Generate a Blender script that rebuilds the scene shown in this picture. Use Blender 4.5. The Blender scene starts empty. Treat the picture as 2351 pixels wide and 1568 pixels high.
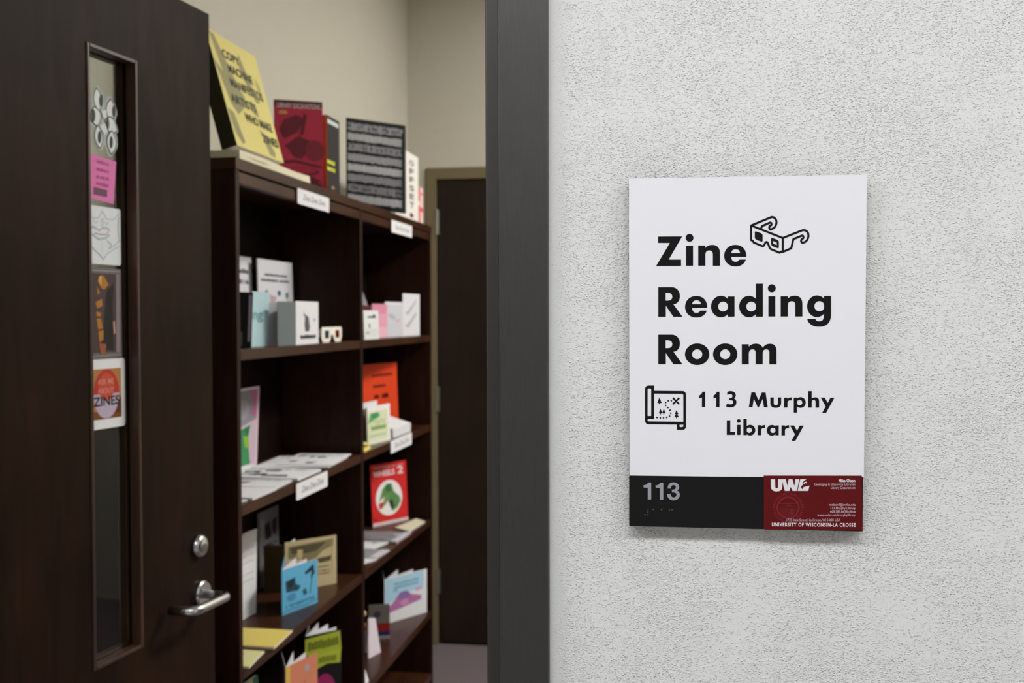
import bpy, bmesh, math, random
from mathutils import Vector, Matrix
from mathutils.geometry import tessellate_polygon
random.seed(11)
SC = bpy.context.scene
COL = SC.collection
PI = math.pi

# ------------------------------------------------------------------ camera
F_PX, W_PX = 2437.2, 2351.0
YAW, PITCH, ROLL = 0.1606, -0.0234, -0.0029
CAM = Vector((0.0, -1.0298, 1.5096))
fw = Vector((-math.sin(YAW)*math.cos(PITCH), math.cos(YAW)*math.cos(PITCH), math.sin(PITCH)))
rt = Vector((math.cos(YAW), math.sin(YAW), 0)); up = rt.cross(fw)
rt2 = rt*math.cos(ROLL) + up*math.sin(ROLL); up2 = -rt*math.sin(ROLL) + up*math.cos(ROLL)
cd = bpy.data.cameras.new('camera'); cam = bpy.data.objects.new('camera', cd); COL.objects.link(cam)
cam.matrix_world = Matrix(((rt2.x, up2.x, -fw.x, CAM.x), (rt2.y, up2.y, -fw.y, CAM.y), (rt2.z, up2.z, -fw.z, CAM.z), (0, 0, 0, 1)))
cd.sensor_width = 36.0; cd.lens = F_PX*36.0/W_PX
cd.clip_start = 0.02
cd.dof.use_dof = True; cd.dof.focus_distance = 1.0; cd.dof.aperture_fstop = 9.0
SC.camera = cam
# ------------------------------------------------------------------ world, exposure
w = bpy.data.worlds.new('world'); SC.world = w; w.use_nodes = True
w.node_tree.nodes['Background'].inputs[0].default_value = (0.8, 0.85, 0.9, 1)
w.node_tree.nodes['Background'].inputs[1].default_value = 0.05
SC.view_settings.view_transform = 'Standard'; SC.view_settings.look = 'None'
SC.view_settings.gamma = 1.0; SC.view_settings.use_curve_mapping = False
SC.view_settings.exposure = 0.0
CEIL, CEILC = 3.05, 2.62        # room and corridor ceilings
# ceiling troffers: (x, y, z, length along x, width along y, power, colour)
CORRIDOR_LIGHTS = [(x, -1.05, CEILC, 1.2, 0.3, 9.4, (1.0, 0.997, 0.99)) for x in (-3.2, -1.6, 0.0, 1.6, 3.2)]
ROOM_LIGHTS = [(1.15, 2.50, CEIL, 0.6, 1.2, 56, (1.0, 0.975, 0.93)), (-0.35, 3.1, CEIL, 0.6, 0.6, 1.5, (1.0, 0.975, 0.93))]

# ------------------------------------------------------------------ materials
def lin(c):
    if isinstance(c, str):
        c = c.lstrip('#'); c = [int(c[i:i+2], 16)/255 for i in (0, 2, 4)]
    return tuple((x/12.92 if x <= 0.04045 else ((x+0.055)/1.055)**2.4) for x in c)
_m = {}
def mat(name, col, rough=0.6, spec=0.3, metal=0.0, var=0.06, scale=30.0, stretch=(1, 1, 1), bump=0.0, bscale=200.0):
    """plain painted / printed / solid surface with a little procedural unevenness"""
    if name in _m: return _m[name]
    m = bpy.data.materials.new(name); m.use_nodes = True; nt = m.node_tree; N = nt.nodes; L = nt.links
    b = N['Principled BSDF']; c = lin(col)
    tc = N.new('ShaderNodeTexCoord'); mp = N.new('ShaderNodeMapping'); mp.inputs['Scale'].default_value = stretch
    L.new(tc.outputs['Object'], mp.inputs['Vector'])
    nz = N.new('ShaderNodeTexNoise'); nz.inputs['Scale'].default_value = scale; nz.inputs['Detail'].default_value = 3
    L.new(mp.outputs['Vector'], nz.inputs['Vector'])
    mx = N.new('ShaderNodeMix'); mx.data_type = 'RGBA'
    mx.inputs['A'].default_value = tuple(x*(1-var) for x in c)+(1,); mx.inputs['B'].default_value = tuple(min(1, x*(1+var)) for x in c)+(1,)
    L.new(nz.outputs['Fac'], mx.inputs['Factor']); L.new(mx.outputs['Result'], b.inputs['Base Color'])
    b.inputs['Roughness'].default_value = rough; b.inputs['Specular IOR Level'].default_value = spec; b.inputs['Metallic'].default_value = metal
    if bump > 0:
        n2 = N.new('ShaderNodeTexNoise'); n2.inputs['Scale'].default_value = bscale; n2.inputs['Detail'].default_value = 4
        L.new(mp.outputs['Vector'], n2.inputs['Vector'])
        bp = N.new('ShaderNodeBump'); bp.inputs['Strength'].default_value = bump; bp.inputs['Distance'].default_value = 0.002
        L.new(n2.outputs['Fac'], bp.inputs['Height']); L.new(bp.outputs['Normal'], b.inputs['Normal'])
    _m[name] = m; return m

def ink(col, rough=0.55):
    k = 'ink_'+(col if isinstance(col, str) else '_'.join('%.3f' % x for x in col)).lstrip('#')
    return mat(k, col, rough, 0.18, var=0.04, scale=60)

def stucco_mat():
    m = bpy.data.materials.new('stucco_paint'); m.use_nodes = True; nt = m.node_tree; N = nt.nodes; L = nt.links
    b = N['Principled BSDF']; b.inputs['Base Color'].default_value = (*lin('#e4e5e6'), 1)
    b.inputs['Roughness'].default_value = 0.55; b.inputs['Specular IOR Level'].default_value = 0.25
    tc = N.new('ShaderNodeTexCoord')
    def noise(scale, detail, stretch=(1, 1, 1), rot=0.0, dist=0.0):
        mp = N.new('ShaderNodeMapping'); mp.inputs['Scale'].default_value = stretch; mp.inputs['Rotation'].default_value = (0, rot, 0)
        L.new(tc.outputs['Object'], mp.inputs['Vector'])
        n = N.new('ShaderNodeTexNoise'); n.inputs['Scale'].default_value = scale; n.inputs['Detail'].default_value = detail
        n.inputs['Roughness'].default_value = 0.55; n.inputs['Distortion'].default_value = dist
        L.new(mp.outputs['Vector'], n.inputs['Vector']); return n.outputs['Fac']
    def ramp(src, a, bb):
        r = N.new('ShaderNodeMapRange'); r.interpolation_type = 'SMOOTHSTEP'
        r.inputs['From Min'].default_value = a; r.inputs['From Max'].default_value = bb
        L.new(src, r.inputs['Value']); return r.outputs['Result']
    def op(kind, a, bb, c=None):
        q = N.new('ShaderNodeMath'); q.operation = kind
        for i, v in enumerate((a, bb, c)):
            if v is None: continue
            if isinstance(v, (int, float)): q.inputs[i].default_value = v
            else: L.new(v, q.inputs[i])
        return q.outputs[0]
    # separate sand-like grains, 1-3 mm, each cell of a slightly warped Voronoi grid holding one or none
    wp = N.new('ShaderNodeTexNoise'); wp.inputs['Scale'].default_value = 700; wp.inputs['Detail'].default_value = 1; L.new(tc.outputs['Object'], wp.inputs['Vector'])
    wv = N.new('ShaderNodeVectorMath'); wv.operation = 'MULTIPLY_ADD'; wv.inputs[1].default_value = (0.0019, 0.0019, 0.0019); L.new(wp.outputs['Color'], wv.inputs[0]); L.new(tc.outputs['Object'], wv.inputs[2])
    def grain(scale, rot, stretch, r0):
        m_ = N.new('ShaderNodeMapping'); m_.inputs['Scale'].default_value = stretch; m_.inputs['Rotation'].default_value = (0, rot, 0); L.new(wv.outputs[0], m_.inputs['Vector'])
        v = N.new('ShaderNodeTexVoronoi'); v.inputs['Scale'].default_value = scale; v.inputs['Randomness'].default_value = 1.0; L.new(m_.outputs['Vector'], v.inputs['Vector'])
        sp = N.new('ShaderNodeSeparateColor'); L.new(v.outputs['Color'], sp.inputs['Color'])
        keep = ramp(op('SUBTRACT', patch, sp.outputs['Red']), -0.12, 0.05)
        return op('MULTIPLY', op('SUBTRACT', 1.0, ramp(v.outputs['Distance'], 0.0, r0)), op('MULTIPLY', keep, op('MULTIPLY_ADD', sp.outputs['Green'], 0.8, 0.35)))
    patch = ramp(noise(11, 3), 0.14, 0.74)                                   # denser and barer patches
    sweep = noise(150, 3, (0.5, 1, 1), 0.30)                                 # soft trowel undulation
    h = op('ADD', grain(520, 0.25, (0.72, 1, 1), 0.55), op('MULTIPLY', grain(860, -0.15, (0.75, 1, 1), 0.6), 0.5))
    h = op('MULTIPLY_ADD', sweep, 0.55, h)
    # the strip beside the door frame was filled smooth
    sx = N.new('ShaderNodeSeparateXYZ'); L.new(tc.outputs['Object'], sx.inputs['Vector'])
    edge = ramp(op('MULTIPLY_ADD', noise(40, 2), 0.012, sx.outputs['X']), -0.118, -0.103)
    h = op('MULTIPLY', h, op('MULTIPLY_ADD', edge, 0.8, 0.2))
    bp = N.new('ShaderNodeBump'); bp.inputs['Strength'].default_value = 1.0; bp.inputs['Distance'].default_value = 0.00095
    L.new(h, bp.inputs['Height']); L.new(bp.outputs['Normal'], b.inputs['Normal'])
    return m

def wood_mat(name, dark, light, rough=0.4, spec=0.35, grain=(6, 6, 0.7), scale=7.0):
    m = bpy.data.materials.new(name); m.use_nodes = True; nt = m.node_tree; N = nt.nodes; L = nt.links
    b = N['Principled BSDF']; tc = N.new('ShaderNodeTexCoord')
    mp = N.new('ShaderNodeMapping'); mp.inputs['Scale'].default_value = grain; L.new(tc.outputs['Object'], mp.inputs['Vector'])
    n1 = N.new('ShaderNodeTexNoise'); n1.inputs['Scale'].default_value = scale; n1.inputs['Detail'].default_value = 8; n1.inputs['Distortion'].default_value = 0.6
    n2 = N.new('ShaderNodeTexNoise'); n2.inputs['Scale'].default_value = 3.2; n2.inputs['Detail'].default_value = 2
    L.new(mp.outputs['Vector'], n1.inputs['Vector']); L.new(tc.outputs['Object'], n2.inputs['Vector'])
    ad = N.new('ShaderNodeMath'); ad.operation = 'MULTIPLY_ADD'; ad.inputs[1].default_value = 0.5
    L.new(n1.outputs['Fac'], ad.inputs[0])
    h2 = N.new('ShaderNodeMath'); h2.operation = 'MULTIPLY'; h2.inputs[1].default_value = 0.5; L.new(n2.outputs['Fac'], h2.inputs[0]); L.new(h2.outputs[0], ad.inputs[2])
    cr = N.new('ShaderNodeValToRGB'); cr.color_ramp.elements[0].position = 0.36; cr.color_ramp.elements[1].position = 0.64
    cr.color_ramp.elements[0].color = (*lin(dark), 1); cr.color_ramp.elements[1].color = (*lin(light), 1)
    L.new(ad.outputs[0], cr.inputs['Fac']); L.new(cr.outputs['Color'], b.inputs['Base Color'])
    b.inputs['Roughness'].default_value = rough; b.inputs['Specular IOR Level'].default_value = spec
    _m[name] = m; return m

def frame_paint():
    m = bpy.data.materials.new('frame_paint'); m.use_nodes = True; nt = m.node_tree; N = nt.nodes; L = nt.links
    b = N['Principled BSDF']; b.inputs['Base Color'].default_value = (*lin('#15120f'), 1)
    b.inputs['Roughness'].default_value = 0.50; b.inputs['Specular IOR Level'].default_value = 1.0
    tc = N.new('ShaderNodeTexCoord'); mp = N.new('ShaderNodeMapping'); mp.inputs['Scale'].default_value = (1, 1, 0.045)
    L.new(tc.outputs['Object'], mp.inputs['Vector'])
    n = N.new('ShaderNodeTexNoise'); n.inputs['Scale'].default_value = 380; n.inputs['Detail'].default_value = 4; n.inputs['Distortion'].default_value = 0.5
    L.new(mp.outputs['Vector'], n.inputs['Vector'])
    m2 = N.new('ShaderNodeMapping'); m2.inputs['Scale'].default_value = (1, 1, 0.3); L.new(tc.outputs['Object'], m2.inputs['Vector'])
    n2 = N.new('ShaderNodeTexNoise'); n2.inputs['Scale'].default_value = 9; n2.inputs['Detail'].default_value = 2; L.new(m2.outputs['Vector'], n2.inputs['Vector'])
    mr = N.new('ShaderNodeMapRange'); mr.inputs['From Min'].default_value = 0.38; mr.inputs['From Max'].default_value = 0.62; L.new(n2.outputs['Fac'], mr.inputs['Value'])
    mu = N.new('ShaderNodeMath'); mu.operation = 'MULTIPLY'; L.new(n.outputs['Fac'], mu.inputs[0]); L.new(mr.outputs['Result'], mu.inputs[1])
    bp = N.new('ShaderNodeBump'); bp.inputs['Strength'].default_value = 0.9; bp.inputs['Distance'].default_value = 0.0016
    L.new(mu.outputs[0], bp.inputs['Height']); L.new(bp.outputs['Normal'], b.inputs['Normal'])
    return m

def glass_mat():
    m = bpy.data.materials.new('pane_glass'); m.use_nodes = True; nt = m.node_tree; N = nt.nodes; L = nt.links
    for n in list(N): N.remove(n)
    o = N.new('ShaderNodeOutputMaterial'); mx = N.new('ShaderNodeMixShader'); fr = N.new('ShaderNodeFresnel'); fr.inputs['IOR'].default_value = 1.45
    t = N.new('ShaderNodeBsdfTransparent'); t.inputs['Color'].default_value = (0.92, 0.94, 0.92, 1)
    g = N.new('ShaderNodeBsdfGlossy'); g.inputs['Roughness'].default_value = 0.02
    ge_ = N.new('ShaderNodeNewGeometry'); fs = N.new('ShaderNodeMath'); fs.operation = 'SUBTRACT'; fs.inputs[0].default_value = 1.0; L.new(ge_.outputs['Backfacing'], fs.inputs[1])
    fm = N.new('ShaderNodeMath'); fm.operation = 'MULTIPLY'; L.new(fr.outputs[0], fm.inputs[0]); L.new(fs.outputs[0], fm.inputs[1])   # mirror only on the outer faces
    L.new(fm.outputs[0], mx.inputs['Fac']); L.new(t.outputs[0], mx.inputs[1]); L.new(g.outputs[0], mx.inputs[2]); L.new(mx.outputs[0], o.inputs['Surface'])
    return m

def lamp_mat(col, s):
    m = bpy.data.materials.new('lamp_diffuser'); m.use_nodes = True; b = m.node_tree.nodes['Principled BSDF']
    b.inputs['Base Color'].default_value = (0.9, 0.9, 0.88, 1); b.inputs['Emission Color'].default_value = (*col, 1); b.inputs['Emission Strength'].default_value = s
    return m

M_STUCCO = stucco_mat()
M_FRAME = frame_paint()
M_DOOR = wood_mat('door_veneer', '#180e08', '#2b1b11', 0.5, 0.06, (5, 5, 0.8), 5)
M_LITE = wood_mat('lite_moulding', '#33221a', '#4a3526', 0.4, 0.4, (10, 10, 0.6), 6)
M_DOOR2 = wood_mat('back_door_veneer', '#1c120c', '#291b12', 0.5, 0.25)
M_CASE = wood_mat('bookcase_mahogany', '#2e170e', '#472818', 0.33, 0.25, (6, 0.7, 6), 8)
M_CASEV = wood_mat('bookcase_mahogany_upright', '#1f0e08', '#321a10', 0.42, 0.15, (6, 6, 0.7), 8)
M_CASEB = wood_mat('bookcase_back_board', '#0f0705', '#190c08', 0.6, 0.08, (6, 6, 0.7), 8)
M_ROOM = mat('room_wall_paint', '#c7c3b4', 0.7, 0.2, var=0.02, bump=0.05, bscale=300)
M_TAUPE = mat('taupe_frame_paint', '#75694f', 0.5, 0.3)
M_CEIL = mat('ceiling_paint', '#e6e6e2', 0.8, 0.2, var=0.03, bump=0.2, bscale=150)
M_CORR = mat('corridor_wall_paint', '#aaa8a4', 0.65, 0.2, var=0.03)
M_CARPET = mat('carpet', '#6b6164', 0.95, 0.1, var=0.25, scale=260, bump=0.6, bscale=500)
M_TILE = mat('corridor_floor', '#b4b3b0', 0.5, 0.3, var=0.05, scale=8)
M_STEEL = mat('brushed_steel', '#c6c7ca', 0.24, 0.5, 1.0, var=0.05, scale=20)
M_STEELD = mat('dull_steel', '#9a978f', 0.4, 0.5, 1.0, var=0.08)
M_WHITE = mat('paper_white', '#e3e3e6', 0.6, 0.25, var=0.02)
M_SIGNPAPER = mat('sign_paper', '#ececf3', 0.5, 0.3, var=0.012, scale=12)
M_CREAM = mat('paper_cream', '#e0d8bb', 0.7, 0.2, var=0.05, stretch=(1, 1, 20))
M_PAGES = mat('page_edges', '#dcdae0', 0.7, 0.2, var=0.08, scale=90)
M_GLASS = glass_mat()
M_INK = mat('glossy_black_ink', '#0c0d0f', 0.30, 0.30, var=0.1, scale=8)
M_PLATE = mat('plaque_black', '#131315', 0.45, 0.22, var=0.08, scale=120)
M_DIGIT = mat('digit_grey', '#9a9aa4', 0.45, 0.3)
M_BRAILLE = mat('braille_grey', '#4a4a4c', 0.4, 0.4)
M_CARD = mat('card_maroon', '#5e0b11', 0.45, 0.22, var=0.05, scale=40)

# ------------------------------------------------------------------ mesh helpers
class MB:
    def __init__(s): s.v = []; s.f = []; s.mi = []; s.mats = []
    def m(s, material):
        if material not in s.mats: s.mats.append(material)
        return s.mats.index(material)
    def face(s, pts, material=None):
        i = len(s.v); s.v += [tuple(p) for p in pts]; s.f.append(tuple(range(i, i+len(pts)))); s.mi.append(s.m(material) if material else 0)
    def tris(s, pts, tr, material=None):
        i = len(s.v); s.v += [tuple(p) for p in pts]; k = s.m(material) if material else 0
        for t in tr: s.f.append(tuple(i+j for j in t)); s.mi.append(k)
    def box(s, x0, x1, y0, y1, z0, z1, material=None):
        i = len(s.v); k = s.m(material) if material else 0
        s.v += [(x, y, z) for z in (z0, z1) for y in (y0, y1) for x in (x0, x1)]
        for q in ((0, 2, 3, 1), (4, 5, 7, 6), (0, 1, 5, 4), (2, 6, 7, 3), (0, 4, 6, 2), (1, 3, 7, 5)):
            s.f.append(tuple(i+j for j in q)); s.mi.append(k)
    def hexa(s, b, t, material=None):
        """b, t: four bottom and four top points, same order"""
        i = len(s.v); k = s.m(material) if material else 0; s.v += [tuple(p) for p in b]+[tuple(p) for p in t]
        for q in ((3, 2, 1, 0), (4, 5, 6, 7), (0, 1, 5, 4), (1, 2, 6, 5), (2, 3, 7, 6), (3, 0, 4, 7)):
            s.f.append(tuple(i+j for j in q)); s.mi.append(k)
    def prism(s, poly, axis_pts, material=None):
        """poly: list of 3D points (closed outline), axis_pts: offset vector"""
        n = len(poly); k = s.m(material) if material else 0; i = len(s.v); o = Vector(axis_pts)
        s.v += [tuple(p) for p in poly]+[tuple(Vector(p)+o) for p in poly]
        tr = tessellate_polygon([[Vector(p) for p in poly]])
        for t in tr:
            s.f.append(tuple(i+j for j in t)); s.mi.append(k); s.f.append(tuple(i+n+j for j in reversed(t))); s.mi.append(k)
        for a in range(n):
            b = (a+1) % n; s.f.append((i+a, i+b, i+n+b, i+n+a)); s.mi.append(k)
    def tube(s, path, r, n=14, material=None):
        k = s.m(material) if material else 0; i0 = len(s.v); P = [Vector(p) for p in path]
        for j, p in enumerate(P):
            d = (P[min(j+1, len(P)-1)]-P[max(j-1, 0)]).normalized()
            a = Vector((0, 0, 1)) if abs(d.z) < 0.9 else Vector((1, 0, 0)); u = d.cross(a).normalized(); w_ = d.cross(u)
            for q in range(n):
                t = 2*PI*q/n; s.v.append(tuple(p+(u*math.cos(t)+w_*math.sin(t))*r))
        for j in range(len(P)-1):
            for q in range(n):
                a = i0+j*n+q; b = i0+j*n+(q+1) % n; s.f.append((a, b, b+n, a+n)); s.mi.append(k)
        s.f.append(tuple(i0+q for q in range(n))); s.mi.append(k); s.f.append(tuple(i0+(len(P)-1)*n+q for q in reversed(range(n)))); s.mi.append(k)
    def lathe(s, prof, c, axis='y', n=28, material=None):
        """prof: list of (radius, offset along axis)"""
        k = s.m(material) if material else 0; i0 = len(s.v)
        for r, h in prof:
            for q in range(n):
                t = 2*PI*q/n; a, b = r*math.cos(t), r*math.sin(t)
                s.v.append((c[0]+a, c[1]+h, c[2]+b) if axis == 'y' else (c[0]+a, c[1]+b, c[2]+h))
        for j in range(len(prof)-1):
            for q in range(n):
                a = i0+j*n+q; b = i0+j*n+(q+1) % n; s.f.append((a, b, b+n, a+n)); s.mi.append(k)
        s.f.append(tuple(i0+q for q in range(n))); s.mi.append(k); s.f.append(tuple(i0+(len(prof)-1)*n+q for q in range(n))); s.mi.append(k)
    def build(s, name, material=None, parent=None, smooth=False, bevel=0.0, fixn=True):
        me = bpy.data.meshes.new(name); me.from_pydata(s.v, [], s.f)
        ms = s.mats if s.mats else [material]
        for q in ms: me.materials.append(q)
        if s.mats: me.polygons.foreach_set('material_index', s.mi)
        if fixn:
            bm = bmesh.new(); bm.from_mesh(me); bmesh.ops.recalc_face_normals(bm, faces=bm.faces); bm.to_mesh(me); bm.free()
        me.update()
        o = bpy.data.objects.new(name, me); COL.objects.link(o)
        if parent: o.parent = parent
        if smooth:
            for p in me.polygons: p.use_smooth = True
        if bevel:
            md = o.modifiers.new('bevel', 'BEVEL'); md.width = bevel; md.segments = 2; md.limit_method = 'ANGLE'
        return o

def tag(o, label, cat, group=None):
    o['label'] = label; o['category'] = cat
    if group: o['group'] = group
    return o
def struct(o): o['kind'] = 'structure'; return o
def empty(name, loc, rot=(0, 0, 0)):
    o = bpy.data.objects.new(name, None); COL.objects.link(o); o.location = loc; o.rotation_euler = rot; o.empty_display_size = 0.05; return o

# ---- 2D outlines
def path(*cmds):
    """points; a 6-tuple is a cubic curve, ('e', cx, cy, rx, ry) a full ellipse"""
    out = []
    for c in cmds:
        if c[0] == 'e':
            _, cx, cy, rx, ry = c; return [(cx+rx*math.cos(2*PI*i/40), cy+ry*math.sin(2*PI*i/40)) for i in range(40)]
        if len(c) == 2: out.append(c)
        else:
            x0, y0 = out[-1]; x1, y1, x2, y2, x3, y3 = c
            for i in range(1, 11):
                t = i/10; a = (1-t)**3; b = 3*(1-t)**2*t; d = 3*(1-t)*t*t; e = t**3
                out.append((a*x0+b*x1+d*x2+e*x3, a*y0+b*y1+d*y2+e*y3))
    return out
def rect(x0, y0, x1, y1): return [(x0, y0), (x1, y0), (x1, y1), (x0, y1)]
def ell(cx, cy, rx, ry, n=40, a=0.0):
    ca, sa = math.cos(a), math.sin(a)
    return [(cx+rx*math.cos(2*PI*i/n)*ca-ry*math.sin(2*PI*i/n)*sa, cy+rx*math.cos(2*PI*i/n)*sa+ry*math.sin(2*PI*i/n)*ca) for i in range(n)]
def stroke(pts, wd):
    """pieces of a round-jointed line"""
    ps = []; h = wd/2
    for i in range(len(pts)-1):
        (x0, y0), (x1, y1) = pts[i], pts[i+1]; d = math.hypot(x1-x0, y1-y0) or 1e-6; nx, ny = -(y1-y0)/d*h, (x1-x0)/d*h
        ps.append([[(x0+nx, y0+ny), (x1+nx, y1+ny), (x1-nx, y1-ny), (x0-nx, y0-ny)]])
    for x, y in pts: ps.append([ell(x, y, h, h, 14)])
    return ps
def smooth_line(pts, n=6):
    """Catmull-Rom through the points"""
    out = []; P = [pts[0]]+list(pts)+[pts[-1]]
    for i in range(1, len(P)-2):
        p0, p1, p2, p3 = P[i-1], P[i], P[i+1], P[i+2]
        for k in range(n):
            t = k/n
            out.append(tuple(0.5*((2*p1[a])+(-p0[a]+p2[a])*t+(2*p0[a]-5*p1[a]+4*p2[a]-p3[a])*t*t+(-p0[a]+3*p1[a]-3*p2[a]+p3[a])*t**3) for a in (0, 1)))
    out.append(pts[-1]); return out

def flat_piece(mb, contours, fn, material, depth=None):
    """contours: outer + holes in 2D; fn maps 2D to 3D; depth: optional offset vector for raised pieces"""
    V = [[Vector((x, y, 0)) for x, y in c] for c in contours]
    tr = tessellate_polygon(V); flat = [p for c in contours for p in c]
    mb.tris([fn(*p) for p in flat], tr, material)
    if depth is not None:
        o = Vector(depth)
        mb.tris([Vector(fn(*p))+o for p in flat], [tuple(reversed(t)) for t in tr], material)
        for c in contours:
            for i in range(len(c)):
                a, b = Vector(fn(*c[i])), Vector(fn(*c[(i+1) % len(c)]))
                mb.face([a, b, b+o, a+o], material)

_fc = {}
def text_shape(s, bold=0.0, shear=0.0, track=1.0):
    """triangulated built-in-font text: (points, triangles, (x0,y0,x1,y1)) in font units"""
    k = (s, bold, shear, track)
    if k in _fc: return _fc[k]
    cu = bpy.data.curves.new('t', 'FONT'); cu.body = s; cu.size = 1.0; cu.offset = bold; cu.shear = shear; cu.resolution_u = 4; cu.space_character = track
    o = bpy.data.objects.new('t', cu); COL.objects.link(o)
    dg = bpy.context.evaluated_depsgraph_get(); me = bpy.data.meshes.new_from_object(o.evaluated_get(dg))
    pts = [(v.co.x, v.co.y) for v in me.vertices]; me.calc_loop_triangles(); tr = [tuple(t.vertices) for t in me.loop_triangles]
    bpy.data.objects.remove(o); bpy.data.curves.remove(cu); bpy.data.meshes.remove(me)
    xs = [p[0] for p in pts]; ys = [p[1] for p in pts]
    _fc[k] = (pts, tr, (min(xs), min(ys), max(xs), max(ys))); return _fc[k]
CAPH = None
def put_text(mb, s, fn, x0, x1, base, cap, material, bold=0.0, shear=0.0, track=1.0):
    """text from x0 to x1 on a baseline, capital height cap (sign gives the direction of up); fn maps 2D to 3D"""
    global CAPH
    if CAPH is None: CAPH = text_shape('H')[2][3]
    pts, tr, bb = text_shape(s, bold, shear, track); kx = (x1-x0)/(bb[2]-bb[0]); ky = cap/CAPH
    mb.tris([fn(x0+(x-bb[0])*kx, base+y*ky) for x, y in pts], tr, material)

# ------------------------------------------------------------------ structure: walls, floor, ceiling
YW, XW = 3.7217, -1.2527            # back wall, left wall of the room
b = MB()
b.box(-0.1340, 4.5, 0, 0.14, 0, CEIL); b.box(-4.5, -1.160, 0, 0.14, 0, CEIL); b.box(-1.160, -0.1340, 0, 0.14, 2.180, CEIL)
struct(b.build('wall_front', M_STUCCO))
b = MB(); b.box(XW-0.1, XW, 0.14, YW+0.1, 0, CEIL); struct(b.build('wall_left', M_ROOM))
b = MB(); b.box(XW, -1.170, YW, YW+0.1, 0, CEIL); b.box(-0.145, 2.4, YW, YW+0.1, 0, CEIL); b.box(-1.170, -0.145, YW, YW+0.1, 2.190, CEIL)
struct(b.build('wall_back', M_ROOM))
b = MB(); b.box(2.4, 2.5, 0.14, YW+0.1, 0, CEIL); struct(b.build('wall_right', M_ROOM))
b = MB(); b.box(2.36, 2.4, 0.14, YW, 0, 1.95); struct(b.build('added_dark_panel', M_DOOR2))  # unseen dark panel added on the right wall to darken door and glass reflections
b = MB(); b.box(-4.5, 4.5, -2.6, -2.5, 0, CEIL); struct(b.build('wall_rear', M_CORR))
b = MB(); b.box(-4.6, -4.5, -2.6, 0.14, 0, CEIL); struct(b.build('wall_corridor_left', M_CORR))
b = MB(); b.box(4.5, 4.6, -2.6, 0.14, 0, CEIL); struct(b.build('wall_corridor_right', M_CORR))
b = MB(); b.box(-4.6, 4.6, 0.075, YW+0.6, -0.05, 0); struct(b.build('floor', M_CARPET))
b = MB(); b.box(-4.6, 4.6, -2.6, 0.075, -0.05, 0); struct(b.build('floor_corridor', M_TILE))
b = MB(); b.box(-4.6, 4.6, 0.0, YW+0.6, CEIL, CEIL+0.05); struct(b.build('ceiling', M_CEIL))
b = MB(); b.box(-4.6, 4.6, -2.6, 0.0, CEILC, CEILC+0.05); struct(b.build('ceiling_corridor', M_CEIL))

# front door frame: welded steel, both jambs and head one piece
def jamb_profile(xi, s):
    """plan outline of a jamb; xi = rabbet face, s = +1 for the right jamb"""
    return [(xi+s*0.0487, -0.013), (xi, -0.013), (xi, 0.050), (xi-s*0.024, 0.050), (xi-s*0.024, 0.104), (xi, 0.104), (xi, 0.152), (xi+s*0.0487, 0.152), (xi+s*0.0487, 0.1405), (xi+s*0.040, 0.1405), (xi+s*0.040, -0.0005), (xi+s*0.0487, -0.0005)]
b = MB()
for xi, s in ((-0.1783, 1), (-1.1150, -1)):
    b.prism([(x, y, 0.0) for x, y in jamb_profile(xi, s)], (0, 0, 2.187))
b.box(-1.115, -0.1783, -0.013, 0.152, 2.140, 2.187); b.box(-1.091, -0.2023, 0.050, 0.104, 2.116, 2.140)
struct(b.build('trim_1', M_FRAME, bevel=0.0022))

# back door, its frame and hinges
XD = -1.1145
b = MB()
b.box(XD-0.050, XD-0.003, YW-0.012, YW+0.06, 0, 2.187); b.box(XD+0.917, XD+0.967, YW-0.012, YW+0.06, 0, 2.187); b.box(XD-0.003, XD+0.917, YW-0.012, YW+0.06, 2.137, 2.187)
struct(b.build('trim_2', M_TAUPE, bevel=0.002))
d2 = struct(empty('door_2', (XD, YW, 0)))
b = MB(); b.box(0, 0.914, 0.0, 0.045, 0.012, 2.134); b.build('leaf', M_DOOR2, d2, bevel=0.002)
for z in (0.235, 1.075, 1.885):
    b = MB(); b.tube([(-0.001, -0.009, z), (-0.001, -0.009, z+0.115)], 0.0075, 12); b.box(-0.012, 0.010, -0.004, 0.001, z, z+0.115); b.build('hinge', M_STEELD, d2)

# ------------------------------------------------------------------ ceiling troffers
def troffer(x, y, z, lx, ly, power, col, label):
    t = tag(empty('ceiling_light', (x, y, z)), label, 'light', 'ceiling troffers')
    b = MB()
    for a in ((-lx/2-.02, lx/2+.02, -ly/2-.02, -ly/2), (-lx/2-.02, lx/2+.02, ly/2, ly/2+.02), (-lx/2-.02, -lx/2, -ly/2, ly/2), (lx/2, lx/2+.02, -ly/2, ly/2)):
        b.box(a[0], a[1], a[2], a[3], -0.02, 0.0)
    b.build('frame', M_WHITE, t)
    b = MB(); b.box(-lx/2, lx/2, -ly/2, ly/2, -0.008, -0.002); b.build('diffuser', lamp_mat(col, power/(lx*ly*PI)), t)
    ld = bpy.data.lights.new('troffer_light', 'AREA'); ld.shape = 'RECTANGLE'; ld.size = lx; ld.size_y = ly; ld.energy = power; ld.color = col
    lo = bpy.data.objects.new('troffer_light', ld); COL.objects.link(lo); lo.parent = t; lo.location = (0, 0, -0.012)
for a, l in zip(CORRIDOR_LIGHTS, ('corridor ceiling troffer at the far left end of the row', 'corridor ceiling troffer in front of the left door jamb', 'corridor ceiling troffer in front of the room sign', 'corridor ceiling troffer next right of the room sign', 'corridor ceiling troffer at the far right end of the row')): troffer(*a, l)
for a, l in zip(ROOM_LIGHTS, ('ceiling troffer inside the room nearest the doorway', 'ceiling troffer inside the room nearest the back door')): troffer(*a, l)

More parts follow.
